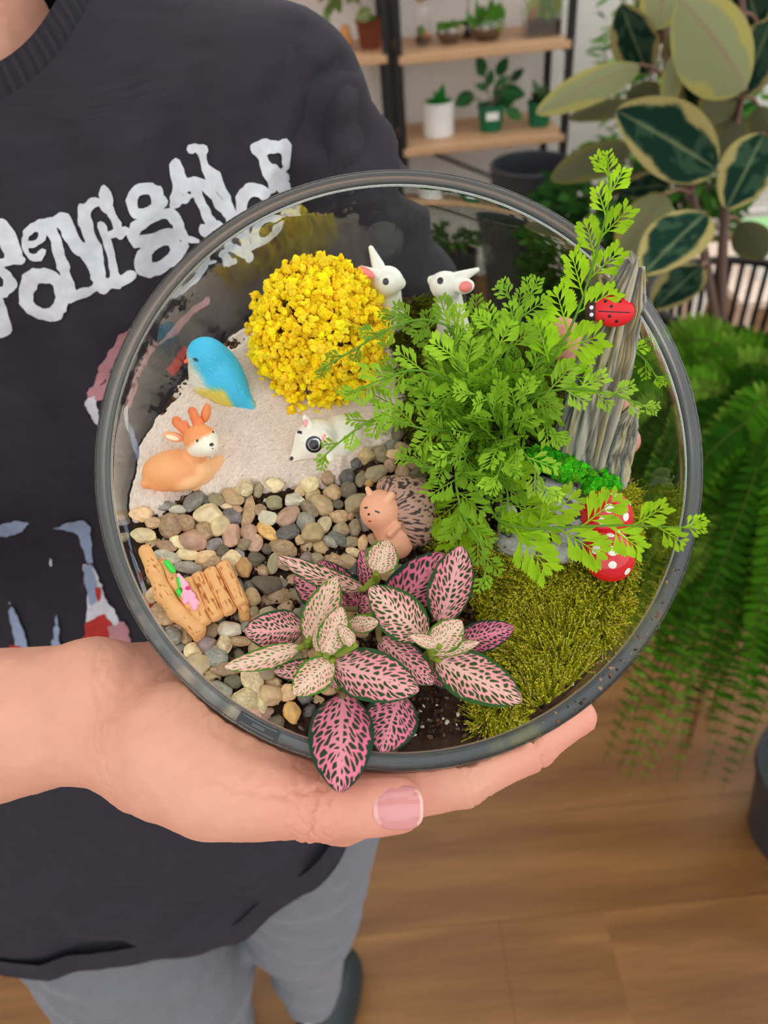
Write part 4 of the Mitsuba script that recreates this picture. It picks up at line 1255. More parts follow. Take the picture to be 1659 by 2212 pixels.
kw = thing('log_bench', 'toy bench of orange logs with curved branch back and pink flower', 'bench')
LOGS = [((402, 1258), (442, 1350)), ((421, 1247), (467, 1338)), ((447, 1236), (493, 1326)), ((473, 1223), (518, 1310))]
for i, (a_, b_) in enumerate(LOGS):
    pa, pb = pt(*a_, 44 - i * 1.0), pt(*b_, 46 - i * 1.0)
    ax = nrm(pb - pa); L = np.linalg.norm(pb - pa)
    P_ = pa + np.linspace(0, 1, 40)[:, None] * (pb - pa)
    v, f = tube(P_, 14.8, 36)
    e1 = nrm(np.cross(ax, [0, 0, 1.0]))
    t = (v - pa) @ ax
    an = np.arctan2((v - pa) @ np.cross(ax, e1), (v - pa) @ e1)
    g = meshkit.noise(np.stack([an * 5 + i * 9, t * 0.06, 0 * t], -1), 2) - 0.5
    endm = np.clip(np.minimum(t, L - t) / 2.5, 0, 1)
    v = v + nrm(v - (pa + t[:, None] * ax)) * (g * 2.2 * endm - (1 - endm) * 1.3)[:, None]
    st = meshkit.noise(np.stack([an * 4.2 + i * 5, t * 0.07, 0 * t], -1), 7)[:, None]
    d = np.clip((st - 0.74) * 10, 0, 1)
    c = np.array(WD1) * (1 - d) + np.array([170, 98, 48]) * d
    c = np.where(((t < 0.5) | (t > L - 0.5))[:, None], np.array([236, 178, 116]), c)
    put(kw + '__log', move((v, f), M), 'vc_satin', c)
q = blob([('c', pt(316, 1200, 96), pt(336, 1240, 92), 14, 15, WD1), ('c', pt(336, 1240, 92), pt(356, 1288, 80), 15, 17, WD1), ('c', pt(356, 1288, 80), pt(386, 1326, 62), 17, 17, WD1), ('c', pt(386, 1326, 62), pt(426, 1358, 44), 17, 16, WD1),
          ('c', pt(426, 1358, 44), pt(434, 1388, 0), 15, 12, WD1)], 12, 1.2, M, paint=wood_paint, extra=lambda P: 1.6 * (meshkit.fbm(P * [0.16, 0.09, 0.1], 3, 4) - 0.5))
put(kw + '__back_branch', q[:2], 'vc_satin', q[2])
q = blob([('c', pt(520, 1316, 34), pt(524, 1344, 0), 12, 12, WD1)], 6, 1.2, M, paint=wood_paint); put(kw + '__leg', q[:2], 'vc_satin', q[2])
q = blob([('c', pt(352, 1222, 88), pt(376, 1262, 78), 9, 11, WD1), ('c', pt(376, 1262, 78), pt(410, 1312, 60), 12, 12, WD1), ('c', pt(410, 1312, 60), pt(428, 1336, 48), 12, 12, WD1)], 10, 1.2, M, paint=wood_paint); put(kw + '__back_slab', q[:2], 'vc_satin', q[2])
for a_, b_, r_ in (((359, 1222, 103), (374, 1240, 99), 6), ((385, 1256, 92), (389, 1272, 88), 4.5), ((386, 1282, 84), (392, 1288, 80), 6)):
    q = blob([('c', pt(*a_), pt(*b_), r_, r_ * 0.8, (40, 206, 56)), ('e', (pt(*a_) + pt(*b_)) / 2 + [2, -3, 0], (r_ * 1.1, r_ * 0.8, 4), 40, 2, (60, 200, 50))], 4, 0.9, M); put(kw + '__leaf', q[:2], 'vc_gloss', q[2], label='small bright green leaf')
fl = [('c', pt(384, 1248, 92), pt(398, 1270, 88), 4, 8, (246, 178, 200))]
for b_ in ((400, 1303, 78), (420, 1316, 72), (396, 1290, 86), (415, 1290, 84), (424, 1306, 74)):
    fl.append(('c', pt(402, 1280, 88), pt(*b_), 6, 5.5, (246, 172, 196)))
q = blob(fl, 4, 0.9, M); kf = put(kw + '__flower', q[:2], 'vc_satin', q[2], label='pink flower'); qq = blob([('e', pt(404, 1275, 98), (5, 4, 4), (216, 50, 130))], 2, 0.8, M); put(kf + '__centre', qq[:2], 'vc_satin', qq[2])
# ------------------------------------------------------------------ nerve plant (fittonia)
def vein_paint(S, TT, L, Wd, pale, seed, cells=1.0):
    """Net of coloured veins on a dark green blade: islands of green between veins that run forward from the midrib."""
    r = np.random.default_rng(seed)
    a = np.abs(TT)
    side = (TT > 0) * 37.0
    w_ = np.sin(np.pi * np.clip(S, 0, 1) ** 0.8)
    warp = 0.05 * (meshkit.noise(np.stack([S * 9 + seed, TT * 5, 0 * S], -1), 2) - 0.5)
    xi = (S - 0.34 * a ** 1.25 * (1.05 - 0.5 * S) + warp) * 13 * cells + side
    eta = a * (1.9 + 2.2 * w_) * cells + 0.35 * np.sin(xi * 2.0)
    F1, F2 = np.full(S.shape, 9.0), np.full(S.shape, 9.0)
    ix, iy = np.floor(xi), np.floor(eta)

    def h(x, y, k):
        q = np.sin(x * 127.1 + y * 311.7 + k * 74.7 + seed * 13.3) * 43758.5453
        return q - np.floor(q)
    for dx in (-1, 0, 1):
        for dy in (-1, 0, 1):
            cx, cy = ix + dx, iy + dy
            px, py = cx + 0.25 + 0.5 * h(cx, cy, 1), cy + 0.25 + 0.5 * h(cx, cy, 2) + 0.5 * (cx % 2)
            d = np.sqrt((px - xi) ** 2 + ((py - eta) * 0.8) ** 2)
            F2 = np.where(d < F1, F1, np.minimum(F2, d)); F1 = np.minimum(F1, d)
    edge = F2 - F1
    thick = 0.24 if pale < 0.5 else 0.34
    thick = thick * (1.25 - 0.45 * a)
    vein = 1 - np.clip((edge - thick) / 0.10, 0, 1)
    mid = 1 - np.clip((a - 0.05 * (1.1 - S) - 0.015) / 0.03, 0, 1)
    vein = np.maximum(vein, mid)
    # the green margin with vein ends running out into it
    mg = 0.91 - 0.06 * meshkit.noise(np.stack([xi * 1.6, 0 * S, 0 * S + seed], -1), 4) * 2
    border = np.clip((np.maximum(a, (S - 0.93) * 13 * 0.86) - mg) / 0.04, 0, 1)
    vein = vein * (1 - border)
    if pale > 0.5:
        g1, g2 = np.array([92, 132, 52.0]), np.array([78, 128, 44.0])
        v1, v2 = np.array([240, 206, 184.0]), np.array([240, 176, 170.0])
    else:
        k = pale / 0.5
        g1, g2 = np.array([52, 66, 50.0]) * (1 - k) + np.array([62, 90, 42.0]) * k, np.array([44, 66, 54.0]) * (1 - k) + np.array([58, 98, 48.0]) * k
        v1, v2 = np.array([232, 140, 160.0]) * (1 - k) + np.array([242, 198, 182.0]) * k, np.array([226, 100, 146.0]) * (1 - k) + np.array([240, 166, 170.0]) * k
    m = np.clip(a * 1.2 + meshkit.noise(np.stack([S * 4, TT * 3, 0 * S + seed], -1), 6) * 0.5 - 0.3, 0, 1)[:, None]
    vc = v1 * (1 - m) + v2 * m
    gc = g1 * (1 - border[:, None]) + g2 * border[:, None]
    return gc * (1 - vein[:, None]) + vc * vein[:, None]


scene['vc_fittonia'] = {'type': 'principledthin', 'base_color': VC, 'roughness': 0.36, 'spec_trans': 0.0, 'diff_trans': 0.3, 'eta': 1.45}
kn_ = thing('nerve_plant', 'pink veined nerve plant with dark green leaf edges at the front of the bowl', 'plant')
FZ = (470, 1150, 2.44)
# base, tip (zoomed layout), width, depth of base and tip, paleness 0..1, droop, lean of the face (x, y)
FIT = [((660, 850), (640, 1372), 345, .292, .268, .10, .05, (0, .25)), ((965, 850), (860, 1160), 280, .296, .283, .12, .05, (.1, .2)), ((600, 690), (1062, 835), 275, .287, .277, .30, .06, (0, .15)),
       ((1150, 668), (1605, 890), 265, .293, .280, .42, .05, (.1, .2)), ((1180, 480), (1285, 70), 245, .300, .292, .28, .03, (.25, -.1)), ((1095, 560), (800, 290), 245, .292, .283, .46, .05, (-.2, .2)),
       ((880, 470), (1196, 110), 270, .306, .300, .05, .03, (0, -.2)), ((835, 215), (905, 45), 175, .288, .282, .62, .0, (0, .1)), ((770, 300), (315, 125), 125, .298, .290, .48, .10, (.0, -.45)),
       ((670, 400), (405, 225), 215, .304, .298, .10, .04, (-.1, -.1)), ((770, 400), (530, 150), 165, .309, .305, .05, .03, (-.2, 0)), ((450, 500), (140, 520), 225, .296, .288, .30, .09, (0, -.35)),
       ((480, 570), (625, 235), 185, .290, .280, .75, .03, (.1, -.1)), ((440, 605), (36, 712), 125, .291, .283, .55, .09, (0, -.3)), ((605, 675), (398, 855), 185, .284, .276, .80, .05, (-.1, .1)),
       ((585, 720), (295, 735), 125, .296, .292, .35, .02, (0, .1)), ((570, 650), (655, 392), 160, .280, .270, .90, .03, (.1, 0)), ((690, 490), (848, 470), 110, .288, .282, .80, .05, (.1, -.3)),
       ((720, 600), (640, 490), 85, .277, .272, .95, .02, (.2, 0)), ((1130, 615), (1290, 470), 175, .285, .279, .85, .03, (.2, 0)), ((1250, 590), (1565, 500), 165, .302, .298, .02, .02, (.1, 0)),
       ((1120, 740), (1280, 790), 120, .303, .300, .02, .02, (0, .2)), ((850, 560), (1140, 800), 185, .294, .288, .22, .04, (.1, .1)), ((540, 640), (520, 500), 70, .284, .280, .85, .02, (-.2, 0)),
       ((1170, 600), (1015, 545), 75, .284, .281, .90, .0, (0, .1)), ((1130, 640), (1380, 580), 80, .290, .286, .8, .0, (.1, -.2)), ((810, 330), (760, 90), 110, .308, .304, .05, .02, (0, 0)), ((600, 720), (620, 820), 150, .294, .290, .3, .02, (0, .2)),
       ((850, 470), (770, 330), 150, .302, .300, .15, .02, (-.1, 0))]
fshape = lambda S: np.clip(np.sin(np.pi * np.clip(S, 0, 1) ** 0.88), 0, 1) ** 0.60 * (1 - 0.08 * S)
def fz(p): return FZ[0] + p[0] / FZ[2], FZ[1] + p[1] / FZ[2]
HUBS = [((838, 245), .298), ((590, 660), .285), ((1125, 650), .291), ((470, 590), .290), ((850, 420), .303), ((640, 820), .294), ((960, 830), .297)]
for i, (b_, t_, wd, db, dt, pale, drp, ln) in enumerate(FIT):
    base, tip = C(*fz(b_), db), C(*fz(t_), dt)
    wm = 1.05 * wd / FZ[2] / FPX * (db + dt) / 2
    up = nrm(nrm(CAM - (base + tip) / 2) + ln[0] * RT + ln[1] * UP)
    big = wd > 150
    v, f, S, TT = leaf(base, tip, up, wm, 110 if big else 70, 83 if big else 51, droop=drp, fold=-0.10, shape=fshape, wave=0.035, seed=i, twist=rng.uniform(-.3, .3))
    # quilted between the veins
    c = vein_paint(S, TT, np.linalg.norm(tip - base), wm, pale, i, 1.0 if big else 0.8)
    k = put('nerve_plant__leaf', (v, f), 'vc_fittonia', c)
    hub = min(HUBS, key=lambda h: math.hypot(h[0][0] - b_[0], h[0][1] - b_[1]))
    hp = C(*fz(hub[0]), hub[1] + 0.004)
    pts = catmull([hp, (hp + base) / 2 - up * 0.001, base, base + (tip - base) * 0.06 + up * 0.0003], 10)
    put(k + '__stalk', tube(pts, np.linspace(0.0016, 0.0009, 10), 8), 'vc_leaf', (156, 178, 72) if pale > .3 else (150, 140, 90))
for hub, d in HUBS:
    p = C(*fz(hub), d + 0.004)
    g0 = soil_pt(*fz((hub[0] * 0.92 + 60, hub[1] * 0.97 + 20)), -0.002)
    put('nerve_plant__stem', tube(catmull([g0, g0 * 0.5 + p * 0.5 + SN * 0.002, p, p + BN * 0.002], 12), np.linspace(0.0017, 0.0013, 12), 8), 'vc_leaf', (150, 170, 70))

# ------------------------------------------------------------------ feathery fern
SEG = np.array([(0, 0), (.22, .05), (.45, .14), (.62, .26), (.90, .34), (.80, .22), (1.02, .20), (.92, .10), (1.12, .03), (.95, -.05), (1.03, -.15), (.82, -.16), (.88, -.28), (.60, -.21), (.42, -.12), (.2, -.05)])
SEG_F = fill(Polygon(SEG), 0.16)


def segment(base, ax, sd, up, L, wd, curl):
    v2, f = SEG_F
    x, y = v2[:, 0], v2[:, 1]
    z = -curl * x * x + 0.25 * np.abs(y)
    return base + L * (x[:, None] * ax + wd * y[:, None] * sd + z[:, None] * up), f


def pinna(base, ax, up, L, r, nseg=5, wide=1.0):
    """One side branch: a rib with toothed lobes left and right and one at its end."""
    ax = nrm(ax); up = nrm(up - ax * (up @ ax)); sd = np.cross(ax, up)
    out = []
    bend = r.uniform(-0.06, 0.12)
    rib = [base + ax * L * t - up * L * bend * t * t for t in np.linspace(0, 0.8, 6)]
    out.append(tube(rib, np.linspace(0.00042, 0.00022, 6), 4))
    for i in range(nseg):
        t = 0.16 + 0.62 * i / max(nseg - 1, 1)
        l = L * (0.60 - 0.33 * t) * r.uniform(0.9, 1.15)
        for s in (-1, 1):
            tt = min(t + 0.05 * (s > 0), 0.84)
            p = base + ax * L * tt - up * L * bend * tt * tt
            a = math.radians(r.uniform(34, 48)) * s
            d = ax * math.cos(a) + sd * math.sin(a) + up * r.uniform(-0.12, 0.12)
            d = nrm(d); u_ = nrm(up + sd * r.uniform(-.25, .25)); u_ = nrm(u_ - d * (u_ @ d))
            out.append(segment(p, d, np.cross(d, u_), u_, l, 0.68 * wide, r.uniform(0, .12)))
    p = base + ax * L * 0.74 - up * L * bend * 0.55
    out.append(segment(p, ax, sd, up, L * 0.30, 0.9 * wide, 0.05))
    return cat(out)


kf_ = thing('feathery_fern', 'bright green feathery fern spreading over the middle of the bowl', 'fern')
# rachis (x, y, distance), side branch length at the base and tip in picture pixels, colour
FERN = [([(1075, 930, .345), (1180, 800, .318), (1245, 680, .300), (1290, 540, .286), (1315, 430, .276), (1312, 345, .270)], 118, 38, (150, 204, 30), .30, 9),
        ([(1040, 960, .345), (1060, 1100, .318), (1130, 1140, .303), (1230, 1138, .291), (1340, 1135, .282), (1440, 1138, .274), (1512, 1141, .270)], 160, 34, (140, 192, 28), 0.12, 8),
        ([(1060, 900, .340), (1140, 862, .318), (1225, 840, .303), (1300, 848, .293), (1360, 864, .286), (1408, 886, .282)], 84, 26, (140, 188, 60), .22, 8),
        ([(1060, 860, .342), (1010, 740, .320), (930, 692, .308), (850, 706, .300), (770, 752, .294), (680, 805, .290)], 66, 22, (92, 136, 40), .18, 8),  # darker green: the shade on this frond is put into its colour
        ([(1060, 890, .340), (980, 830, .316), (900, 800, .303), (830, 818, .296), (752, 852, .291)], 92, 34, (132, 184, 44), .18, 7),
        ([(1040, 910, .342), (960, 880, .318), (870, 878, .305), (800, 908, .297), (740, 950, .290), (684, 1000, .286)], 80, 24, (118, 168, 38), .15, 8),
        ([(1050, 900, .340), (1010, 830, .312), (985, 760, .298), (990, 690, .289)], 108, 42, (146, 196, 50), .18, 6),
        ([(1070, 880, .341), (1085, 800, .316), (1120, 700, .303), (1150, 630, .297)], 92, 38, (120, 172, 40), .2, 6),
        ([(1080, 860, .343), (1150, 760, .322), (1120, 690, .312), (1095, 630, .306)], 74, 36, (124, 178, 52), .2, 5),
        ([(1030, 950, .342), (985, 1020, .318), (1000, 1110, .305), (1040, 1180, .298), (1050, 1262, .294)], 100, 30, (118, 172, 40), .15, 7),
        ([(1060, 930, .340), (1110, 960, .312), (1150, 1005, .300), (1180, 1062, .293)], 88, 36, (150, 196, 62), .15, 5),
        ([(1290, 830, .338), (1340, 760, .325), (1385, 770, .318), (1424, 824, .312)], 66, 24, (140, 196, 30), .15, 5),
        ([(1040, 920, .340), (960, 930, .314), (890, 920, .302), (845, 900, .297)], 90, 42, (128, 180, 44), .15, 5),
        ([(1060, 900, .340), (1060, 820, .312), (1075, 760, .300), (1060, 690, .293)], 100, 42, (130, 186, 40), .2, 5),
        ([(1050, 930, .340), (1000, 985, .318), (930, 1010, .308), (880, 985, .302)], 72, 32, (100, 152, 36), .15, 5),
        ([(1070, 920, .342), (1130, 900, .320), (1170, 900, .312), (1200, 940, .306)], 84, 36, (122, 176, 42), .15, 5),
        ([(1040, 890, .342), (940, 850, .322), (880, 830, .314), (850, 800, .310)], 80, 34, (108, 160, 36), .15, 5),
        ([(1060, 900, .342), (1120, 830, .324), (1170, 780, .316), (1180, 720, .312)], 80, 34, (112, 164, 40), .15, 5),
        ([(1060, 920, .345), (1075, 915, .318), (1050, 860, .298), (1010, 850, .291)], 92, 40, (140, 192, 50), .1, 4), ([(1060, 920, .345), (1090, 930, .318), (1120, 880, .298), (1130, 850, .292)], 88, 40, (132, 184, 44), .1, 4),
        ([(1060, 920, .345), (1030, 930, .316), (1000, 960, .299), (960, 985, .292)], 88, 40, (126, 178, 44), .1, 4), ([(1060, 920, .345), (1070, 950, .316), (1085, 990, .300), (1070, 1040, .293)], 88, 40, (130, 182, 44), .1, 4),
        ([(1050, 940, .344), (1060, 1020, .326), (1095, 1060, .318), (1090, 1130, .313)], 70, 30, (96, 146, 34), .15, 5),
        ([(1050, 880, .346), (960, 760, .332), (890, 690, .326), (840, 680, .324)], 66, 26, (98, 140, 40), .15, 6),
        ([(1060, 870, .346), (1020, 720, .332), (1050, 680, .328), (1100, 690, .326)], 66, 28, (88, 134, 36), .15, 5)]
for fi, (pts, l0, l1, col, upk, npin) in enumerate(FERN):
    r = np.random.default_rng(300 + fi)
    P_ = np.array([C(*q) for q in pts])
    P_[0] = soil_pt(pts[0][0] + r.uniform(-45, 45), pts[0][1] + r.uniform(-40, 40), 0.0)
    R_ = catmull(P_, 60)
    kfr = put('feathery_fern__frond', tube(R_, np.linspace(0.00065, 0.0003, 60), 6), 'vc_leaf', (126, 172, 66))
    seg = np.linalg.norm(np.diff(R_, axis=0), axis=1); s = np.concatenate([[0], np.cumsum(seg)]) / seg.sum()
    n_p = int(npin * 1.35) + 3
    for j in range(n_p):
        t = 0.16 + 0.80 * (j / (n_p - 1)) ** 0.94
        i = min(np.searchsorted(s, t), 58)
        p = R_[i]; ax = nrm(R_[min(i + 2, 59)] - R_[max(i - 2, 0)])
        up = nrm(nrm(CAM - p) + upk * UP + r.normal(0, 0.16, 3)); up = nrm(up - ax * (up @ ax)); sd = np.cross(ax, up)
        sgn = 1 if j % 2 else -1
        u = (t - 0.16) / 0.84
        Lp = (1.34 * l0 * (1 - u) ** 0.8 * min(1, 0.72 + u * 2.4) + l1 * u) / FPX * pts[-1][2] * r.uniform(0.92, 1.08)
        a = math.radians(52 - 24 * u + r.uniform(-6, 6)) * sgn
        d = ax * math.cos(a) + sd * math.sin(a) + up * r.uniform(-0.22, 0.10)
        v, f = pinna(p, d, up, Lp, r, 5 if Lp > 0.013 else 4 if Lp > 0.008 else 3, 1.0)
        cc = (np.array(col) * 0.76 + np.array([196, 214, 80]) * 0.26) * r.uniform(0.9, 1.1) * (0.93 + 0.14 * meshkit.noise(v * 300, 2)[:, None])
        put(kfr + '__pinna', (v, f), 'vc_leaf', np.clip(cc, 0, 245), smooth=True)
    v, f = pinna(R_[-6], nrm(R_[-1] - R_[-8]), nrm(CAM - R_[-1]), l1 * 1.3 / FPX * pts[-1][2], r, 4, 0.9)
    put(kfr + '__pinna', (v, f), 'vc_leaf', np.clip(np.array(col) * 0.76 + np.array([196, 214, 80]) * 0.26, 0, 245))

# ------------------------------------------------------------------ moss
def moss(name, poly, n, hgt, cols, seed, label, length=0.0055, lift=0.0, dome=0.004):
    """A cushion with a coat of small leafy shoots."""
    r = np.random.default_rng(seed); pg = Polygon(poly)
    x0, y0, x1, y1 = pg.bounds
    xs, ys = r.uniform(x0, x1, n * 3), r.uniform(y0, y1, n * 3)
    ok = contains_xy(pg, xs, ys); xs, ys = xs[ok][:n], ys[ok][:n]
    from shapely import points, distance
    ed = distance(pg.boundary, points(xs, ys))
    h = lift + dome * np.clip(ed / 60, 0, 1) ** 0.6 + 0.004 * (meshkit.fbm(np.stack([xs, ys, 0 * xs], -1) * 0.022, 3, seed) - 0.4)
    P_ = soil_pt(xs, ys, h - 0.001)
    # keep clear of the glass
    q = to_bowl(P_); ok = np.hypot(q[:, 0], q[:, 1]) < r_in(q[:, 2]) - 0.0025
    P_, xs, ys = P_[ok], xs[ok], ys[ok]
    m = len(P_)
    flow = meshkit.noise(np.stack([xs, ys, 0 * xs], -1) * 0.012, seed + 1) * 8
    ex = nrm(RT - SN * (RT @ SN)); ey = np.cross(SN, ex)
    hd = np.cos(flow)[:, None] * ex + np.sin(flow)[:, None] * ey
    d0 = nrm(SN + hd * r.uniform(0.3, 1.3, (m, 1)) + r.normal(0, 0.5, (m, 3)))
    L = length * r.uniform(0.5, 1.5, (m, 1))
    K = 6
    ts = np.linspace(0, 1, K)
    ctrs = P_[:, None] + L[:, None] * (d0[:, None] * ts[:, None] + hd[:, None] * 0.35 * ts[:, None] ** 2)
    sdv = nrm(np.cross(d0, r.normal(size=(m, 3)))); up2 = np.cross(d0, sdv)
    V, F, Cc = [], [], []
    base_c = np.asarray(cols, float)[r.integers(0, len(cols), m)]
    # stem ribbon
    w = 0.00022
    rb = np.stack([ctrs - sdv[:, None] * w, ctrs + sdv[:, None] * w], 2).reshape(m, K * 2, 3)
    fr = np.array([[2 * i, 2 * i + 1, 2 * i + 3] for i in range(K - 1)] + [[2 * i, 2 * i + 3, 2 * i + 2] for i in range(K - 1)])
    V.append(rb.reshape(-1, 3)); F.append((fr[None] + (np.arange(m) * K * 2)[:, None, None]).reshape(-1, 3)); Cc.append(np.repeat(base_c * 0.9, K * 2, 0))
    at = m * K * 2
    for i in range(1, K):
        for s, dv in ((1, sdv), (-1, sdv), (1, up2), (-1, up2)):
            ll = 0.00115 * (1.25 - ts[i] * 0.7) * r.uniform(0.7, 1.3, (m, 1))
            b0 = ctrs[:, i]; tp = b0 + ll * nrm(d0 * 0.9 + s * dv + r.normal(0, .25, (m, 3)))
            pw = nrm(np.cross(d0, dv)) * 0.00022 + d0 * 0.00012
            V.append(np.stack([b0 - pw, b0 + pw, tp], 1).reshape(-1, 3)); F.append(np.arange(m * 3).reshape(-1, 3) + at); at += m * 3
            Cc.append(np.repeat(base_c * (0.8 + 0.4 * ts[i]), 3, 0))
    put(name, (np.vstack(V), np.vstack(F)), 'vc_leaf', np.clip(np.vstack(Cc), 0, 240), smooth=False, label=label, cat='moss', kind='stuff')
    # the cushion below
    g, f = fill(pg, 12)
    from shapely import points as pts_
    ed = distance(pg.boundary, pts_(g[:, 0], g[:, 1]))
    h = lift + dome * np.clip(ed / 60, 0, 1) ** 0.6 + 0.004 * (meshkit.fbm(np.stack([g[:, 0], g[:, 1], 0 * ed], -1) * 0.022, 3, seed) - 0.4)
    v3 = soil_pt(g[:, 0], g[:, 1], h - 0.0016)
    q = to_bowl(v3); k = np.minimum(1, (r_in(q[:, 2]) - 0.002) / np.hypot(q[:, 0], q[:, 1]))
    v3 = bowl(q[:, 0] * k, q[:, 1] * k, q[:, 2])
    put(name + '__cushion', shell(v3, v3 - SN * 0.004, f), 'vc_matte', np.array([66, 62, 22]) * (0.7 + 0.6 * meshkit.fbm(np.vstack([v3, v3]) * 500, 2, 1)[:, None]), kind='stuff')


MC = [(200, 194, 46), (178, 176, 36), (218, 208, 74), (146, 148, 30), (206, 186, 92), (130, 134, 28), (172, 178, 40)]
moss('front_moss', [(1010, 1260), (1060, 1215), (1150, 1195), (1290, 1190), (1380, 1200), (1400, 1250), (1385, 1330), (1330, 1410), (1285, 1470), (1200, 1535), (1120, 1570), (1040, 1590), (1015, 1540), (1010, 1480), (1040, 1400), (1020, 1330)], 9000, 0.004, MC, 41,
     'golden green moss carpet at the front right of the bowl')
moss('back_moss', [(845, 655), (900, 640), (1000, 655), (1110, 665), (1200, 740), (1210, 860), (1180, 960), (1060, 1010), (930, 1000), (860, 930), (840, 820)], 6500, 0.004, [(96, 104, 22), (84, 96, 20), (118, 118, 30), (72, 84, 18), (110, 112, 40)], 42,
     'olive green moss under the fern at the back of the bowl')
moss('side_moss', [(920, 1180), (960, 1130), (1050, 1130), (1110, 1190), (1050, 1230), (960, 1215)], 1200, 0.003, MC, 43, 'small tuft of moss between the hedgehog and the stone steps', dome=0.003)
moss('edge_moss', [(1250, 1040), (1340, 1050), (1385, 1110), (1400, 1200), (1340, 1220), (1260, 1120)], 1500, 0.003, MC, 44, 'strip of moss along the right wall beside the red mushrooms', dome=0.003)

# ------------------------------------------------------------------ yellow bush
kb_ = thing('yellow_bush', 'round yellow crumbly foam bush on a brown trunk beside the bird', 'bush')
M, pt, n = fig(690, 884)
cen = pt(692, 728, 92)
r = np.random.default_rng(77)
g = nrm(r.normal(size=(5200, 3)))
rad = np.array([146, 156, 118])
lump = meshkit.noise(g * 3.4 + 5, 3)
rr2 = (0.80 + 0.30 * lump) * r.uniform(0.80, 1.05, 5200) * (1 + 0.16 * (meshkit.noise(g * 11, 4) - 0.5))
hole = meshkit.noise(g * 4.6, 9)
keep = (hole > 0.37) | (r.random(5200) < 0.12)
pos = cen + (g * rad) * rr2[:, None]
pos = pos[keep & (pos @ n > 18)]
V, F, Cc = [], [], []
ico2 = trimesh.creation.icosphere(2); v0, f0_ = np.array(ico2.vertices), np.array(ico2.faces)
for i, p in enumerate(pos):
    s = r.uniform(3.2, 8.0)
    v = v0 * (1 + 1.2 * (meshkit.noise(v0 * 1.9 + i * 3.7, 2)[:, None] - 0.5) + 0.9 * (meshkit.noise(v0 * 4.4 + i * 1.7, 3)[:, None] - 0.5)) * s * r.uniform(0.7, 1.3, 3)
    V.append(v + p); F.append(f0_ + i * len(v0))
    t = r.uniform(0.9, 1.06)
    Cc.append(np.broadcast_to(np.array([255, 226, 24]) * t + [0, r.uniform(-14, 8), r.uniform(-6, 26)], (len(v0), 3)))
put(kb_ + '__foliage', move((np.vstack(V), np.vstack(F)), M), 'vc_matte', np.clip(np.vstack(Cc), 0, 250), label='clumped yellow foam foliage', kind='stuff')
q = blob([('c', pt(700, 868, 0), pt(694, 790, 60), 17, 14, (96, 60, 34)), ('c', pt(694, 800, 56), pt(660, 720, 92), 12, 8, (96, 60, 34)), ('c', pt(694, 800, 60), pt(735, 730, 100), 12, 8, (96, 60, 34)), ('c', pt(694, 790, 60), pt(700, 700, 110), 12, 8, (96, 60, 34)),
          ('e', cen, rad * 0.62, (110, 74, 24))], 10, 4, M)
put(kb_ + '__trunk', q[:2], 'vc_matte', q[2], label='brown trunk and twigs')

# ------------------------------------------------------------------ driftwood stump ornament
ks = thing('driftwood_stump', 'grey weathered driftwood stump ornament with two points behind the fern', 'stump')


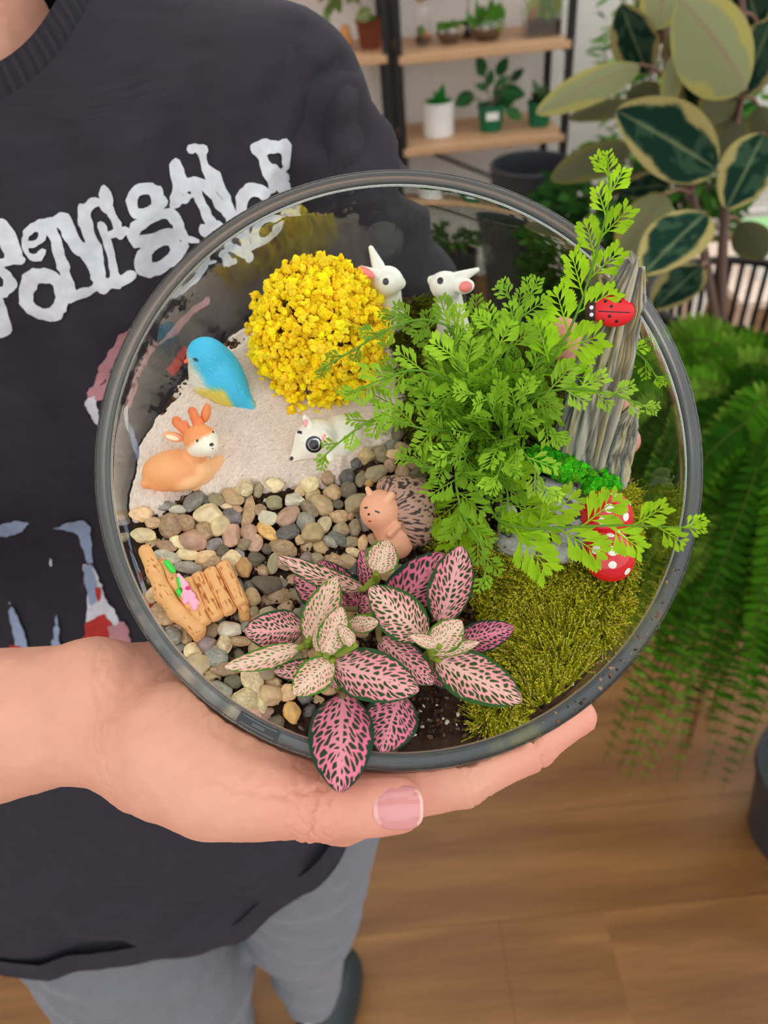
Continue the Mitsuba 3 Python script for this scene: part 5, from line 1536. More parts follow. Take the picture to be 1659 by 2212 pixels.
def spire(axis, half, thick, seed, jag):
    """A split, grooved piece of wood: centre line (x, y, h), half width along it, thickness."""
    A = catmull([pt(*q) for q in axis], 150); hw = np.interp(np.linspace(0, 1, 150), np.linspace(0, 1, len(half)), half); tk = np.interp(np.linspace(0, 1, 150), np.linspace(0, 1, len(thick)), thick)
    an = np.arange(140) * 2 * np.pi / 140
    t = nrm(np.gradient(A, axis=0)); zf = np.array([0, 0, 1.0]); sd = nrm(np.cross(t, zf)); zz_ = np.cross(sd, t)
    S = np.linspace(0, 1, 150)[:, None]
    X = np.sign(np.cos(an)) * np.abs(np.cos(an)) ** 0.8; Z = np.sign(np.sin(an)) * np.abs(np.sin(an)) ** 0.8
    q = np.stack([np.broadcast_to(X * 5.2, (150, 140)), np.broadcast_to(Z * 3, (150, 140)), np.broadcast_to(S * 3.2, (150, 140))], -1)
    wv = meshkit.noise(np.stack([X * 0 + S * 5, S * 0 + X * 2, 0 * X + 0 * S + seed], -1), 4) * 1.2
    g = meshkit.fbm(q + np.stack([wv, 0 * wv, 0 * wv], -1), 3, seed)
    gr = np.abs(g - 0.5) * 2
    fine = meshkit.noise(np.stack([np.broadcast_to(X * 24, (150, 140)) + wv * 3, np.broadcast_to(Z * 9, (150, 140)), np.broadcast_to(S * 7, (150, 140))], -1), seed + 3)
    rel = np.clip(gr * 3, 0, 1) * 0.20 - 0.16 + 0.10 * (fine - 0.5)
    R = 1 + rel
    v = A[:, None] + (X * R)[..., None] * sd[:, None] * hw[:, None, None] + (Z * R)[..., None] * zz_[:, None] * tk[:, None, None]
    if jag:
        v = v + t[:, None] * (S ** 6 * jag * (meshkit.noise(np.stack([np.broadcast_to(X * 2.4, (150, 140)), np.broadcast_to(Z, (150, 140)), 0 * g], -1), seed + 7) - 0.5))[..., None]
    dk = np.clip(1 - gr * 3.2, 0, 1)[..., None] * 0.75 + np.clip(0.4 - fine, 0, 1)[..., None] * 0.8
    c = np.array([186, 180, 164]) * (1 - dk) + np.array([78, 76, 72]) * dk
    pt_ = meshkit.fbm(q * 0.9, 2, seed + 9)[..., None]
    c = np.where(pt_ > 0.56, c * np.array([0.98, 0.94, 0.80]), np.where(pt_ < 0.42, c * np.array([0.80, 0.83, 0.86]), c))
    vv = np.concatenate([A[:1] - t[:1], v.reshape(-1, 3), A[-1:] + t[-1:] * 2])
    f = grid_faces(150, 140, True) + 1
    j = np.arange(140)
    f = np.vstack([f, np.stack([np.zeros(140, int), 1 + (j + 1) % 140, 1 + j], -1), np.stack([np.full(140, len(vv) - 1), 1 + 149 * 140 + j, 1 + 149 * 140 + (j + 1) % 140], -1)])
    cc = np.vstack([[[120, 116, 108]], c.reshape(-1, 3), [[190, 182, 164]]])
    m = trimesh.Trimesh(vv, f, process=False)
    if m.volume < 0:
        f = f[:, ::-1]
    return move((vv, f), M), cc


M, pt, n = fig(1255, 1045)
for nm_, a_, hw, tk, sd_, jg in (('spire', [(1236, 1062, -14), (1256, 970, 70), (1290, 830, 210), (1324, 700, 340), (1356, 606, 440)], [60, 58, 57, 54, 47, 40, 19], [52, 50, 44, 38, 34, 28, 14], 11, 60),
                                 ('spire', [(1302, 1060, -10), (1314, 1000, 60), (1336, 940, 130), (1357, 893, 185)], [42, 42, 36, 26, 11], [40, 38, 34, 26, 10], 15, 26)):
    m, cc = spire(a_, hw, tk, sd_, jg)
    put(ks + '__' + nm_, m, 'vc_matte', cc)
    if sd_ == 11:
        main_spire, MSP = m, M
# ladybird on the stump
T1 = project(main_spire[0]); c0 = np.array([1322.0, 672.0])
nr = np.argsort(np.hypot(T1[:, 0] - c0[0], T1[:, 1] - c0[1]))[:60]; dd_ = T1[nr, 2].min()
ML = view_frame(1322, 672, dd_)
kl = thing('ladybird', 'red wooden ladybird with black spots stuck near the tip of the driftwood stump', 'ladybird')
lb_ = blob([('e', (2, 0, 5), (42, 31, 18), -4, 2, (222, 28, 38))], 4, 1.0, ML); put(kl + '__body', lb_[:2], 'vc_satin', lb_[2])
hd_ = blob([('e', (-38, 0, 4), (15, 21, 13), (52, 30, 28))], 4, 0.9, ML); put(kl + '__head', hd_[:2], 'vc_satin', hd_[2], label='dark brown head')
dots(kl, ML, lb_, [('wing_line', [(-26, 1), (36, -2), (36, -4), (-26, -1.5)], (60, 12, 16))] + [('spot', oval(x, y, 3.4, 3.2), (46, 10, 14)) for x, y in ((-14, 19), (14, 19), (-2, 9), (-4, -10), (-18, -18), (10, -20))], 'vc_satin')
dots(kl, ML, hd_, [('eye', oval(-40, 7, 4, 4), (226, 222, 222)), ('eye', oval(-39, -7, 4, 4), (226, 222, 222))], 'vc_satin')

# vivid green moss at the foot of the stump
r = np.random.default_rng(91)
pp = []
for (cx, cy, rx, ry, h0, k) in ((1228, 1004, 52, 32, 66, 440), (1296, 1044, 36, 36, 58, 340), (1108, 1006, 30, 24, 50, 160), (1176, 992, 34, 24, 60, 200)):
    q = nrm(r.normal(size=(k, 3))) * r.uniform(0.75, 1.0, (k, 1))
    for a, b, c_ in q:
        pp.append(pt(cx + a * rx, cy + b * ry, h0 + c_ * 24))
pp = np.array(pp)
V, F, Cc = [], [], []
for i, p in enumerate(pp):
    s = r.uniform(3.5, 7)
    v = v0 * (1 + 1.5 * (meshkit.noise(v0 * 2.6 + i * 3.7, 2)[:, None] - 0.5) + 1.2 * (meshkit.noise(v0 * 6 + i * 1.7, 3)[:, None] - 0.5)) * s
    V.append(v + p); F.append(f0_ + i * len(v0)); Cc.append(np.broadcast_to(np.array([70, 190, 24]) * r.uniform(0.72, 1.1) + [r.uniform(-20, 30), 0, 0], (len(v0), 3)))
put(ks + '__moss', move((np.vstack(V), np.vstack(F)), M), 'vc_matte', np.clip(np.vstack(Cc), 0, 240), label='vivid green foam moss at its foot', kind='stuff')

# stone steps
M, pt, n = fig(1160, 1205)
kst = thing('stone_steps', 'grey resin rock ornament with steps under the fern frond', 'rock')
r = np.random.default_rng(17)


def st_paint(v, c, N):
    a = meshkit.fbm(v * 0.06, 3, 3)[:, None]; b = meshkit.noise(v * 0.4, 5)[:, None]
    return np.array([196, 196, 192]) * (0.58 + 0.55 * a) * (0.9 + 0.2 * b) * np.where(a < 0.36, 0.55, 1)


for prs in ([('e', pt(1110, 1180, 12), (62, 26, 30), -10, 2, (190,) * 3), ('e', pt(1190, 1195, 10), (60, 24, 28), -8, 2, (190,) * 3)], [('e', pt(1112, 1140, 40), (34, 30, 26), 20, 2, (190,) * 3)], [('e', pt(1146, 1150, 44), (18, 17, 16), (200,) * 3)],
            [('e', pt(1190, 1120, 40), (48, 34, 34), (190,) * 3)], [('e', pt(1100, 1110, 50), (20, 26, 20), 30, 2, (190,) * 3)], [('c', pt(1170, 1050, 32), pt(1230, 1070, 32), 20, 22, (180,) * 3), ('e', pt(1210, 1090, 36), (50, 28, 34), -15, 2, (180,) * 3)], [('e', pt(1240, 1150, 24), (46, 40, 34), (180,) * 3)]):
    q = blob(prs, 8, 1.6, M, paint=st_paint, extra=lambda P: 5 * (meshkit.fbm(P * 0.05, 3, 2) - 0.5))
    put(kst + '__stone', q[:2], 'vc_matte', q[2])

# two toadstools
for i, (cx, cy, base_, rx, tilt, lb) in enumerate((((1312), (1112), (1300, 1150), 56, 12, 'red toadstool with white dots partly covered by the fern, nearer the stump'), ((1316), (1200), (1296, 1240), 54, -8, 'red toadstool with white dots on the moss, the lower one'))):
    M, pt, n = fig(*base_)
    k = thing('toadstool', lb, 'mushroom')
    dv = pt(cx, cy, 74) - pt(*base_, 0)
    ctr_ = pt(cx, cy, 70)
    ax = nrm(nrm(dv) * 0.5 + n + [0.1, -0.15, 0.15]); e1 = nrm(np.cross(ax, [0, 1, 0])); e2 = np.cross(ax, e1)
    prof = [(0.5, 34), (12, 33), (26, 28.5), (38, 21), (48, 10), (53, -1), (54, -8), (51, -13), (44, -12), (30, -9), (12, -8), (0.5, -8)]
    v, f = lathe(catmull(prof, 60), 72)
    loc = v.copy()
    c = np.where((loc[:, 2:] > -10.5) & (np.hypot(loc[:, :1], loc[:, 1:2]) > 0) & ~((loc[:, 2:] < -7.5) & (np.hypot(loc[:, :1], loc[:, 1:2]) < 50)), np.array([216, 20, 34]), np.array([236, 226, 206]))
    v = ctr_ + v[:, :1] * e1 + v[:, 1:2] * e2 + v[:, 2:] * ax
    if trimesh.Trimesh(v, f, process=False).volume < 0:
        f = f[:, ::-1]
    kc = put(k + '__cap', move((v, f), M), 'vc_gloss', c)
    rs = np.random.default_rng(50 + i)
    for (a, b) in ((0, 8), (50, 31), (150, 30), (250, 33), (330, 36), (100, 47), (205, 47)):
        th_ = math.radians(a + 25 * i)
        zc = np.interp(b, [0, 12, 26, 38, 48, 53], [34, 33, 28.5, 21, 10, 0])
        nn = nrm(np.array([b / 54 * math.cos(th_), b / 54 * math.sin(th_), 0.9 - 0.5 * (b / 54) ** 2]))
        pc = np.array([b * math.cos(th_), b * math.sin(th_), zc]); t1 = nrm(np.cross(nn, [0, 0, 1.0]) + 1e-6); t2 = np.cross(nn, t1); rd = rs.uniform(7.5, 10.5)
        w = trimesh.creation.icosphere(2); wv = np.array(w.vertices)
        wv = pc + wv[:, :1] * rd * t1 + wv[:, 1:2] * rd * t2 + wv[:, 2:] * 1.6 * nn
        wv = ctr_ + wv[:, :1] * e1 + wv[:, 1:2] * e2 + wv[:, 2:] * ax
        put(kc + '__dot', move((wv, np.array(w.faces)), M), 'vc_gloss', (240, 238, 230))
    v, f = tube(np.array([pt(*base_, -6), (pt(*base_, 0) + ctr_) / 2, ctr_ - ax * 8]), [20, 17, 14], 24)
    put(k + '__stem', move((v, f), M), 'vc_satin', (232, 222, 200))
# ------------------------------------------------------------------ the room behind: shelves, pots, large plants
scene['clear_pane'] = {'type': 'thindielectric', 'int_ior': 1.45}


def bevel_box(lo, hi, b=0.002):
    lo, hi = np.array(lo, float), np.array(hi, float)
    pts = np.array([[(lo if i == 0 else hi)[0] + (b if i == 0 else -b) * (e != 0), (lo if j == 0 else hi)[1] + (b if j == 0 else -b) * (e != 1), (lo if k == 0 else hi)[2] + (b if k == 0 else -b) * (e != 2)]
                    for i in (0, 1) for j in (0, 1) for k in (0, 1) for e in range(3)])
    h = trimesh.convex.convex_hull(pts)
    return np.array(h.vertices), np.array(h.faces)


YF, YB = 3.02, 3.36


def rack(name, x0, x1, zs, label):
    k = thing(name, label, 'shelf')
    for x in (x0, x1):
        for y in (YF, YB - 0.026):
            put(k + '__post', bevel_box((x - 0.013, y, 0), (x + 0.013, y + 0.026, 2.1)), 'black_metal', smooth=False)
        for z in zs:
            put(k + '__crossbar', bevel_box((x - 0.009, YF + 0.026, z - 0.045), (x + 0.009, YB - 0.026, z - 0.027)), 'black_metal', smooth=False)
    for z in zs:
        put(k + '__shelf_board', bevel_box((x0 + 0.0, YF - 0.004, z - 0.026), (x1 + 0.0, YB, z)), 'shelf_wood', smooth=False, label='light wood shelf board')
    a, b = np.array((x0, YB - 0.02, zs[0] - 0.34)), np.array((x1, YB - 0.02, zs[0] - 0.03))
    put(k + '__brace', tube(np.array([b * 0.02 + a * 0.98 + [0, 0, 0.28], b - [0, 0, 0.30]]), 0.007, 8), 'black_metal')
    return k


rack('shelf_rack', 0.205, 0.800, (0.605, 0.905, 1.22), 'black metal rack with light wooden shelves and small potted plants on it')
rack('shelf_rack', -0.50, 0.165, (0.605, 0.915, 1.22), 'black metal rack with wooden shelves behind the shoulder of the person')


def potmesh(c, r0, r1, h, lip=0.006, wall=0.005, seg=48):
    v, f = lathe([(0.001, 0), (r0 - 0.003, 0), (r0, 0.003), (r1, h - lip), (r1 + lip * 0.5, h - lip), (r1 + lip * 0.5, h), (r1 - wall, h), (r1 - wall, h - 0.02), (0.001, h - 0.022)], seg)
    return v + c, f


def plant(name, label, pot, leaves, cat_='plant', stems=()):
    """pot: (mesh, bsdf, label); leaves: list of (base, tip, up, width, colour)."""
    k = thing(name, label, cat_)
    if pot:
        put(k + '__pot', pot[0], pot[1], smooth=40, label=pot[2])
        put(k + '__soil', pot[3], 'vc_matte', (50, 36, 26))
    for i, (b, t, u, w, c) in enumerate(leaves):
        v, f, S, TT = leaf(b, t, u, w, 10, 7, droop=0.06, fold=0.2)
        cc = np.array(c, float) * (1 - 0.25 * (np.abs(TT)[:, None] < 0.12)) if False else np.broadcast_to(np.array(c, float), (len(v), 3)) * np.where(np.abs(TT)[:, None] < 0.13, 1.22, 1)
        put(k + '__leaf', (v, f), 'vc_waxleaf', np.clip(cc, 0, 240))
    for P_, r_, c in stems:
        put(k + '__stem', tube(catmull(P_, 16), r_, 7), 'vc_satin', c)
    return k


def pot_at(px, py, Y, z, r0, r1, h):
    p = at_y(px, py, Y); c = np.array([p[0], Y, z])
    d, f = lathe([(0.001, h - 0.012), (r1 - 0.006, h - 0.014)], 24)
    return potmesh(c, r0, r1, h), (d + c, f), c


Z1, Z2 = 0.606, 0.906
YM = 3.16
# white cylinder pot with a small rubbery plant
(pm, pf_), so, c = pot_at(948, 300, YM, Z1, 0.056, 0.058, 0.118)
lv_ = []
for (a, b, w) in (((945, 240), (921, 214), 24), ((948, 240), (975, 213), 25), ((947, 236), (957, 180), 20), ((947, 232), (937, 196), 17), ((950, 240), (962, 228), 14)):
    lv_.append((at_y(*a, YM), at_y(*b, YM - 0.02), nrm([0.1, -0.8, 0.5]), w / FPX * 3.05, (36, 116, 44)))
plant('potted_seedling', 'small round leaved plant in a white cylinder pot on the lower shelf', ((pm, pf_), 'white_ceramic', 'white ceramic pot', so), lv_, stems=[([c + [0, 0, 0.1], at_y(947, 200, YM)], 0.004, (90, 110, 60))])
# green pot, taller plant
(pm, pf_), so, c = pot_at(1060, 300, YM, Z1, 0.040, 0.050, 0.09)
lv_ = []
rg = np.random.default_rng(3)
for (x, y, w, l, a) in ((1040, 152, 26, 30, 110), (1080, 152, 24, 28, 60), (1012, 210, 30, 32, 200), (1056, 176, 18, 24, 80), (1092, 200, 34, 40, -10), (1066, 235, 22, 26, 250), (1102, 243, 24, 28, -30), (1046, 190, 16, 22, 160), (1078, 180, 16, 24, 30), (1072, 210, 20, 24, 100), (1110, 168, 18, 26, 40), (1084, 226, 22, 26, 10)):
    b = at_y(x, y, YM + rg.uniform(-.05, .05)); t = b + (np.array([math.cos(math.radians(a)), -0.2, math.sin(math.radians(a))])) * l / FPX * 3.1
    lv_.append((b - (t - b) * 0.4, t, nrm([0.1, -0.8, 0.4]), w / FPX * 3.0, rg.choice([(44, 92, 50), (58, 104, 60), (34, 78, 40)])))
st_ = [([c + [0, 0, 0.08], at_y(1060, 230, YM), at_y(*q, YM)], 0.003, (90, 92, 60)) for q in ((1045, 150), (1085, 160), (1012, 205), (1100, 200), (1112, 160))]
plant('potted_plant', 'leafy plant in a small green plastic pot on the lower shelf', ((pm, pf_), 'green_plastic', 'green plastic pot', so), lv_, stems=st_)
put('potted_plant__price_label', bevel_box(c + [-0.026, -0.0515, 0.045], c + [0.020, -0.047, 0.072], 0.0008), 'white_ceramic', smooth=False, label='white sticker')
(pm, pf_), so, c = pot_at(1163, 292, YM, Z1, 0.038, 0.046, 0.085)
lv_ = [(c + [0, 0, .08], at_y(x, y, YM - .03), nrm([0, -1, .3]), w / FPX * 3.0, k) for x, y, w, k in ((1146, 200, 16, (40, 40, 30)), (1176, 176, 18, (86, 110, 70)), (1150, 170, 16, (90, 116, 84)), (1190, 196, 18, (70, 104, 60)), (1138, 220, 14, (46, 60, 40)), (1176, 206, 26, (60, 100, 54)))]
plant('potted_plant', 'dark strappy plant in a green plastic pot at the right end of the lower shelf', ((pm, pf_), 'green_plastic', 'green plastic pot', so), lv_)
# upper shelf: terracotta pot, cork jar, two bowls, tree seedling, cube terrarium
(pm, pf_), so, c = pot_at(802, 112, YM, 0.916, 0.036, 0.046, 0.088)
lv_ = [(c + [0, 0, .08], at_y(x, y, YM - .03), nrm([0, -1, .4]), w / FPX * 3.0, k) for x, y, w, k in ((786, 56, 18, (60, 96, 44)), (812, 38, 22, (54, 120, 50)), (818, 62, 22, (46, 96, 46)), (792, 68, 16, (60, 96, 50)))]
plant('potted_plant', 'small green plant in a brown terracotta pot behind the shoulder of the person', ((pm, pf_), 'terracotta', 'brown square pot', so), lv_)
p = at_y(746, 105, YM); k = thing('ornament', 'small orange ornament on the shelf behind the shoulder of the person', 'ornament')
q = blob([('e', (0, 0, 0.03), (0.028, 0.024, 0.032), (214, 140, 70)), ('e', (0.006, 0, 0.062), (0.016, 0.015, 0.018), (226, 160, 90))], 0.01, 0.004, frame([p[0], YM, 0.916], (1, 0, 0), (0, 1, 0), (0, 0, 1)), pad=0.01); put(k + '__body', q[:2], 'vc_satin', q[2])

p = at_y(914, 108, YM); c = np.array([p[0], YM, Z2])
k = thing('cork_jar', 'tall glass jar with a round cork ball stopper on the upper shelf', 'jar')
v, f = lathe([(0.030, 0.002), (0.032, 0.006), (0.032, 0.11), (0.020, 0.125), (0.018, 0.135)], 40); put(k + '__glass', (v + c, f), 'clear_pane', smooth=True)
q = trimesh.creation.icosphere(3, 0.026); put(k + '__cork', (np.array(q.vertices) + c + [0, 0, 0.157], np.array(q.faces)), 'vc_matte', (190, 140, 92), label='round cork stopper')
q = blob([('e', (0, 0, 0.02), (0.027, 0.027, 0.016), (70, 44, 30)), ('e', (-0.006, -0.006, 0.045), (0.014, 0.014, 0.02), (80, 110, 50)), ('e', (0.01, -0.01, 0.034), (0.010, 0.01, 0.012), (190, 100, 60))], 0.006, 0.003, frame(c, (1, 0, 0), (0, 1, 0), (0, 0, 1)), pad=0.01); put(k + '__planting', q[:2], 'vc_matte', q[2])


def bowl_terr(px, py, r, label, seed, green):
    p = at_y(px, py, YM); c = np.array([p[0], YM, Z2])
    k = thing('terrarium', label, 'terrarium')
    a = np.linspace(0.35, 2.35, 22)
    v, f = lathe([(0.001, 0.001)] + [(r * math.sin(x), r * 0.9 * (1 - math.cos(x)) * 0.75) for x in a], 48); put(k + '__glass', (v + c, f), 'clear_pane', smooth=True)
    rg = np.random.default_rng(seed)
    put(k + '__soil', tuple(x if i else x + c for i, x in enumerate(lathe([(0.001, 0.004), (r * 0.62, 0.006), (r * 0.9, 0.03), (r * 0.88, 0.036), (0.001, 0.04)], 40))), 'vc_matte', (92, 66, 46))
    P_ = c + np.column_stack([rg.uniform(-.7, .7, 26) * r, rg.uniform(-.7, .1, 26) * r, np.full(26, .04)])
    m = crumbs(P_, 0.011, [(206, 196, 186), (170, 130, 100), (190, 90, 70), (110, 120, 60), (150, 140, 120)], seed); put(k + '__stones', m[:2], 'vc_matte', m[2], smooth=False, kind='stuff')
    L_ = [leaf(c + [x, y, 0.04], c + [x * 1.5 + rg.uniform(-.02, .02), y, 0.04 + rg.uniform(.02, green)], (0, -1, .3), 0.02, 6, 5)[:2] for x, y in rg.uniform(-.6, .6, (34, 2)) * r]
    put(k + '__plants', cat(L_), 'vc_leaf', (84, 140, 50), kind='stuff')


bowl_terr(972, 104, 0.052, 'small round glass terrarium bowl beside the cork jar', 4, 0.03)
bowl_terr(1052, 100, 0.066, 'larger round glass terrarium bowl with leafy plants on the upper shelf', 5, 0.085)
(pm, pf_), so, c = pot_at(1010, 100, YM + 0.09, Z2, 0.022, 0.026, 0.05)
rg = np.random.default_rng(8); lv_ = []
for i in range(46):
    a = rg.uniform(0, 6.28); b = c + np.array([0, 0, rg.uniform(.16, .25)]) + rg.normal(0, .018, 3); t = b + np.array([math.cos(a) * 0.06, math.sin(a) * 0.03, rg.uniform(-.01, .03)])
    lv_.append((b, t, nrm([0, -.6, .8]), 0.010, rg.choice([(110, 124, 80), (130, 140, 96), (96, 110, 66)])))
plant('tree_seedling', 'thin stemmed feathery seedling in a black pot between the terrariums', ((pm, pf_), 'dark_plastic', 'black pot', so), lv_, stems=[([c + [0, 0, .03], c + [.004, 0, .14], c + [0, 0, .28]], 0.004, (170, 160, 150))])
p = at_y(1166, 100, YM); c = np.array([p[0], YM, Z2]); k = thing('cube_terrarium', 'square glass terrarium with soil and reddish plants at the right end of the upper shelf', 'terrarium')
for lo, hi in (((-.062, -.052, .002), (-.060, .052, .13)), ((.060, -.052, .002), (.062, .052, .13)), ((-.062, -.054, .002), (.062, -.052, .13)), ((-.062, .052, .002), (.062, .054, .13))):
    put(k + '__pane', box(c + lo, c + hi), 'clear_pane', smooth=False)
put(k + '__soil', bevel_box(c + [-.059, -.051, .002], c + [.059, .051, .046], .003), 'vc_matte', (58, 40, 30), smooth=False)
rg = np.random.default_rng(6)
L_ = [leaf(c + [x, y, 0.046], c + [x + rg.uniform(-.02, .02), y - .01, 0.05 + rg.uniform(.02, .09)], (0, -1, .3), 0.018, 6, 5)[:2] + (np.array([(150, 170, 70), (96, 140, 60), (190, 110, 100), (170, 190, 90)][rg.integers(4)]),) for x, y in rg.uniform(-.05, .05, (40, 2))]
m = cat(L_); put(k + '__plants', m[:2], 'vc_leaf', m[2], kind='stuff')
# hanging leaves from the top shelf, behind the shoulder
rg = np.random.default_rng(12); lv_ = []; c = at_y(742, -60, 3.1)
for (x, y, w, a) in ((768, 42, 26, 200), (716, 10, 20, 250), (735, 30, 18, 280), (700, 40, 16, 230), (752, 12, 18, 260), (690, 6, 20, 240), (776, 10, 16, 300), (725, -15, 22, 250), (708, 62, 14, 270)):
    t = at_y(x, y, 3.08); b = t - np.array([math.cos(math.radians(a)), 0, math.sin(math.radians(a))]) * 0.06
    lv_.append((b, t, nrm([0, -1, .2]), w / FPX * 2.9, rg.choice([(98, 112, 60), (120, 132, 84), (84, 100, 50)])))
pc = np.array([c[0], 3.14, 1.221])
(pm, pf_) = potmesh(pc, 0.05, 0.06, 0.11); so = tuple(x if i else x + pc for i, x in enumerate(lathe([(0.001, 0.098), (0.054, 0.096)], 24)))
plant('trailing_plant', 'trailing plant with olive leaves hanging from the top shelf behind the person', ((pm, pf_), 'white_ceramic', 'white pot', so), lv_, stems=[([pc + [0, -.02, .1], pc + [0, -.07, .08], (b + t) / 2], 0.002, (120, 120, 70)) for b, t, *_ in lv_[::2]])

# tall dark planter on the floor before the rack
c = at_y(1135, 352, 2.72); zt = c[2]
v, f = lathe([(0.001, 0.0), (0.105, 0.0), (0.11, 0.005), (0.136, zt - 0.02), (0.140, zt - 0.004), (0.137, zt), (0.127, zt), (0.124, zt - 0.02), (0.12, zt - 0.16), (0.001, zt - 0.17)], 72)
put('black_planter', (v + [c[0] + 0.02, 2.72, 0], f), 'dark_plastic', smooth=40, label='tall empty matt black planter standing in front of the shelf rack', cat='planter')

# ---- variegated rubber plant
def vari(S, TT, seed, under_, tone):
    q = np.stack([S * 3.2 + seed, TT * 1.2, 0 * S], -1)
    n = meshkit.fbm(q, 3, 3); n2 = meshkit.fbm(q * 2.1 + 9, 3, 5); a = np.abs(TT)
    edge = np.clip((a * 0.92 + np.clip(S - 0.85, 0, 1) * 1.6 + (n - 0.5) * 0.75 - 0.64) / 0.06, 0, 1)[:, None]
    mid = (1 - np.clip(a / 0.05, 0, 1))[:, None]
    if under_:
        g, cr, m_ = np.array([142, 146, 104.0]), np.array([168, 160, 92.0]), np.array([150, 112, 104.0])
    else:
        g, cr, m_ = np.array([30, 58, 46.0]), np.array([180, 166, 106.0]), np.array([150, 160, 110.0])
        g = g * (1 - (n2[:, None] > 0.54) * 0.5) + np.array([86, 112, 84.0]) * (n2[:, None] > 0.54) * 0.5
    c = g * (1 - edge) + cr * edge
    return np.clip((c * (1 - 0.7 * mid) + m_ * 0.7 * mid) * tone * 0.88, 0, 240)


RUB = [((1612, 192), (1468, -4), 190, 1.22, 1, 1.08, (.25, .5)), ((1382, 139), (1158, 246), 84, 1.25, 1, 1.05, (0, .5)), ((1382, 222), (1226, 256), 62, 1.28, 1, .72, (0, .8)), ((1548, 366), (1330, 238), 150, 1.20, 0, 1.0, (0, .3)),
       ((1362, 312), (1190, 390), 84, 1.26, 1, .66, (.2, .6)), ((1446, 234), (1455, 116), 46, 1.24, 1, 1.0, (-.2, 0)), ((1400, 158), (1341, 8), 96, 1.30, 0, .9, (-.3, 0)), ((1438, -50), (1424, 64), 96, 1.26, 1, 1.05, (0, .2)),
       ((1650, 290), (1568, 452), 118, 1.20, 0, 1.05, (.2, .1)), ((1524, 462), (1386, 596), 124, 1.20, 0, 1.1, (-.1, .3)), ((1516, 575), (1410, 672), 92, 1.26, 0, .9, (-.1, .4)), ((1436, 420), (1340, 556), 112, 1.26, 1, .95, (-.2, .2)),
       ((1500, 262), (1524, 108), 84, 1.34, 0, .8, (0, 0)), ((1602, 186), (1508, 262), 130, 1.32, 1, .8, (.2, -.4)), ((1430, 232), (1356, 196), 80, 1.32, 1, .62, (0, .3)), ((1480, 170), (1470, 50), 84, 1.36, 1, .85, (0, .1)),
       ((1600, 210), (1668, 40), 110, 1.30, 0, .8, (.1, .2)), ((1446, 400), (1336, 412), 66, 1.34, 0, .75, (0, .5)), ((1600, 240), (1560, 350), 96, 1.36, 1, .6, (.3, .1)), ((1640, 230), (1670, 330), 90, 1.36, 1, .65, (.3, 0)),
       ((1560, 120), (1540, -30), 110, 1.40, 0, .7, (0, .2)), ((1640, 60), (1600, -60), 110, 1.38, 0, .8, (.2, .3)), ((1600, 480), (1650, 560), 80, 1.40, 1, .6, (.2, .2)), ((1520, 300), (1470, 420), 80, 1.40, 1, .55, (0, .1)), ((1420, 100), (1400, -30), 80, 1.38, 0, .7, (-.2, .1))]
kr = thing('rubber_plant', 'tall variegated rubber plant with large cream edged leaves at the right', 'plant')
trunk = catmull([C(1560, 700, 1.40), C(1560, 560, 1.38), C(1572, 400, 1.36), C(1592, 250, 1.34), C(1610, 150, 1.33), C(1600, -40, 1.34)], 60)
trunk2 = catmull([C(1548, 700, 1.40), C(1520, 540, 1.38), C(1490, 400, 1.36), C(1462, 260, 1.34), C(1440, 120, 1.34), C(1450, -60, 1.34)], 60)
put(kr + '__stem', tube(trunk, np.linspace(0.0095, 0.006, 60), 10), 'vc_satin', (84, 58, 44)); put(kr + '__stem', tube(trunk2, np.linspace(0.009, 0.005, 60), 10), 'vc_satin', (88, 64, 48))
both = np.vstack([trunk, trunk2])
rsh = lambda S: np.clip(np.sin(np.pi * np.clip(S, 0, 1) ** 0.92), 0, 1) ** 0.62
for i, (b_, t_, w, d, un, tone, ln) in enumerate(RUB):
    b, t = C(*b_, d), C(*t_, d - 0.02 + 0.04 * ((i * 7) % 3 - 1))
    up = nrm(nrm(CAM - b) + ln[0] * RT + ln[1] * UP)
    v, f, S, TT = leaf(b, t, up, w / FPX * d, 44, 25, droop=0.05 * (1 if un else .6), fold=-0.22 if un else 0.16, shape=rsh, wave=0.01, seed=i)
    k = put(kr + '__leaf', (v, f), 'vc_waxleaf', vari(S, TT, i * 3.7, un, tone))
    j = both[np.argmin(((both - b) ** 2).sum(1))]
    put(k + '__stalk', tube(catmull([j, (j * .5 + b * .5) + [0, 0, .008], b], 10), 0.0028, 7), 'vc_satin', (130, 92, 76))
# its slatted basket on a stand
bc = C(1600, 640, 1.45); R_ = 0.165
kb2 = thing('slatted_basket', 'black slatted round basket holding the rubber plant', 'basket')
for z, r_ in ((0, R_), (-0.30, R_ * 0.86)):
    a = np.linspace(0, 2 * np.pi, 65)[:-1]
    ringp = np.column_stack([np.cos(a) * r_, np.sin(a) * r_, np.full(64, z)]) + bc
    put(kb2 + '__hoop', tube(np.vstack([ringp, ringp[:2]]), 0.008, 8, cap=False), 'black_metal')
for i in range(44):
    a = i * 2 * np.pi / 44
    p0, p1 = bc + np.array([math.cos(a) * R_, math.sin(a) * R_, 0]), bc + np.array([math.cos(a) * R_ * .86, math.sin(a) * R_ * .86, -0.30])
    put(kb2 + '__slat', tube(np.array([p0, p1]), 0.0052, 5), 'black_metal', smooth=False)
d, f = lathe([(0.001, -0.30), (R_ * .85, -0.302), (R_ * .85, -0.31), (0.001, -0.312)], 40); put(kb2 + '__base', (d + bc, f), 'black_metal', smooth=False)
v, f = lathe([(0.001, -0.298), (0.085, -0.298), (0.10, -0.12), (0.095, -0.12), (0.001, -0.13)], 40); put('plant_pot', (v + bc, f), 'terracotta', smooth=40, label='brown plant pot inside the slatted basket', cat='pot')
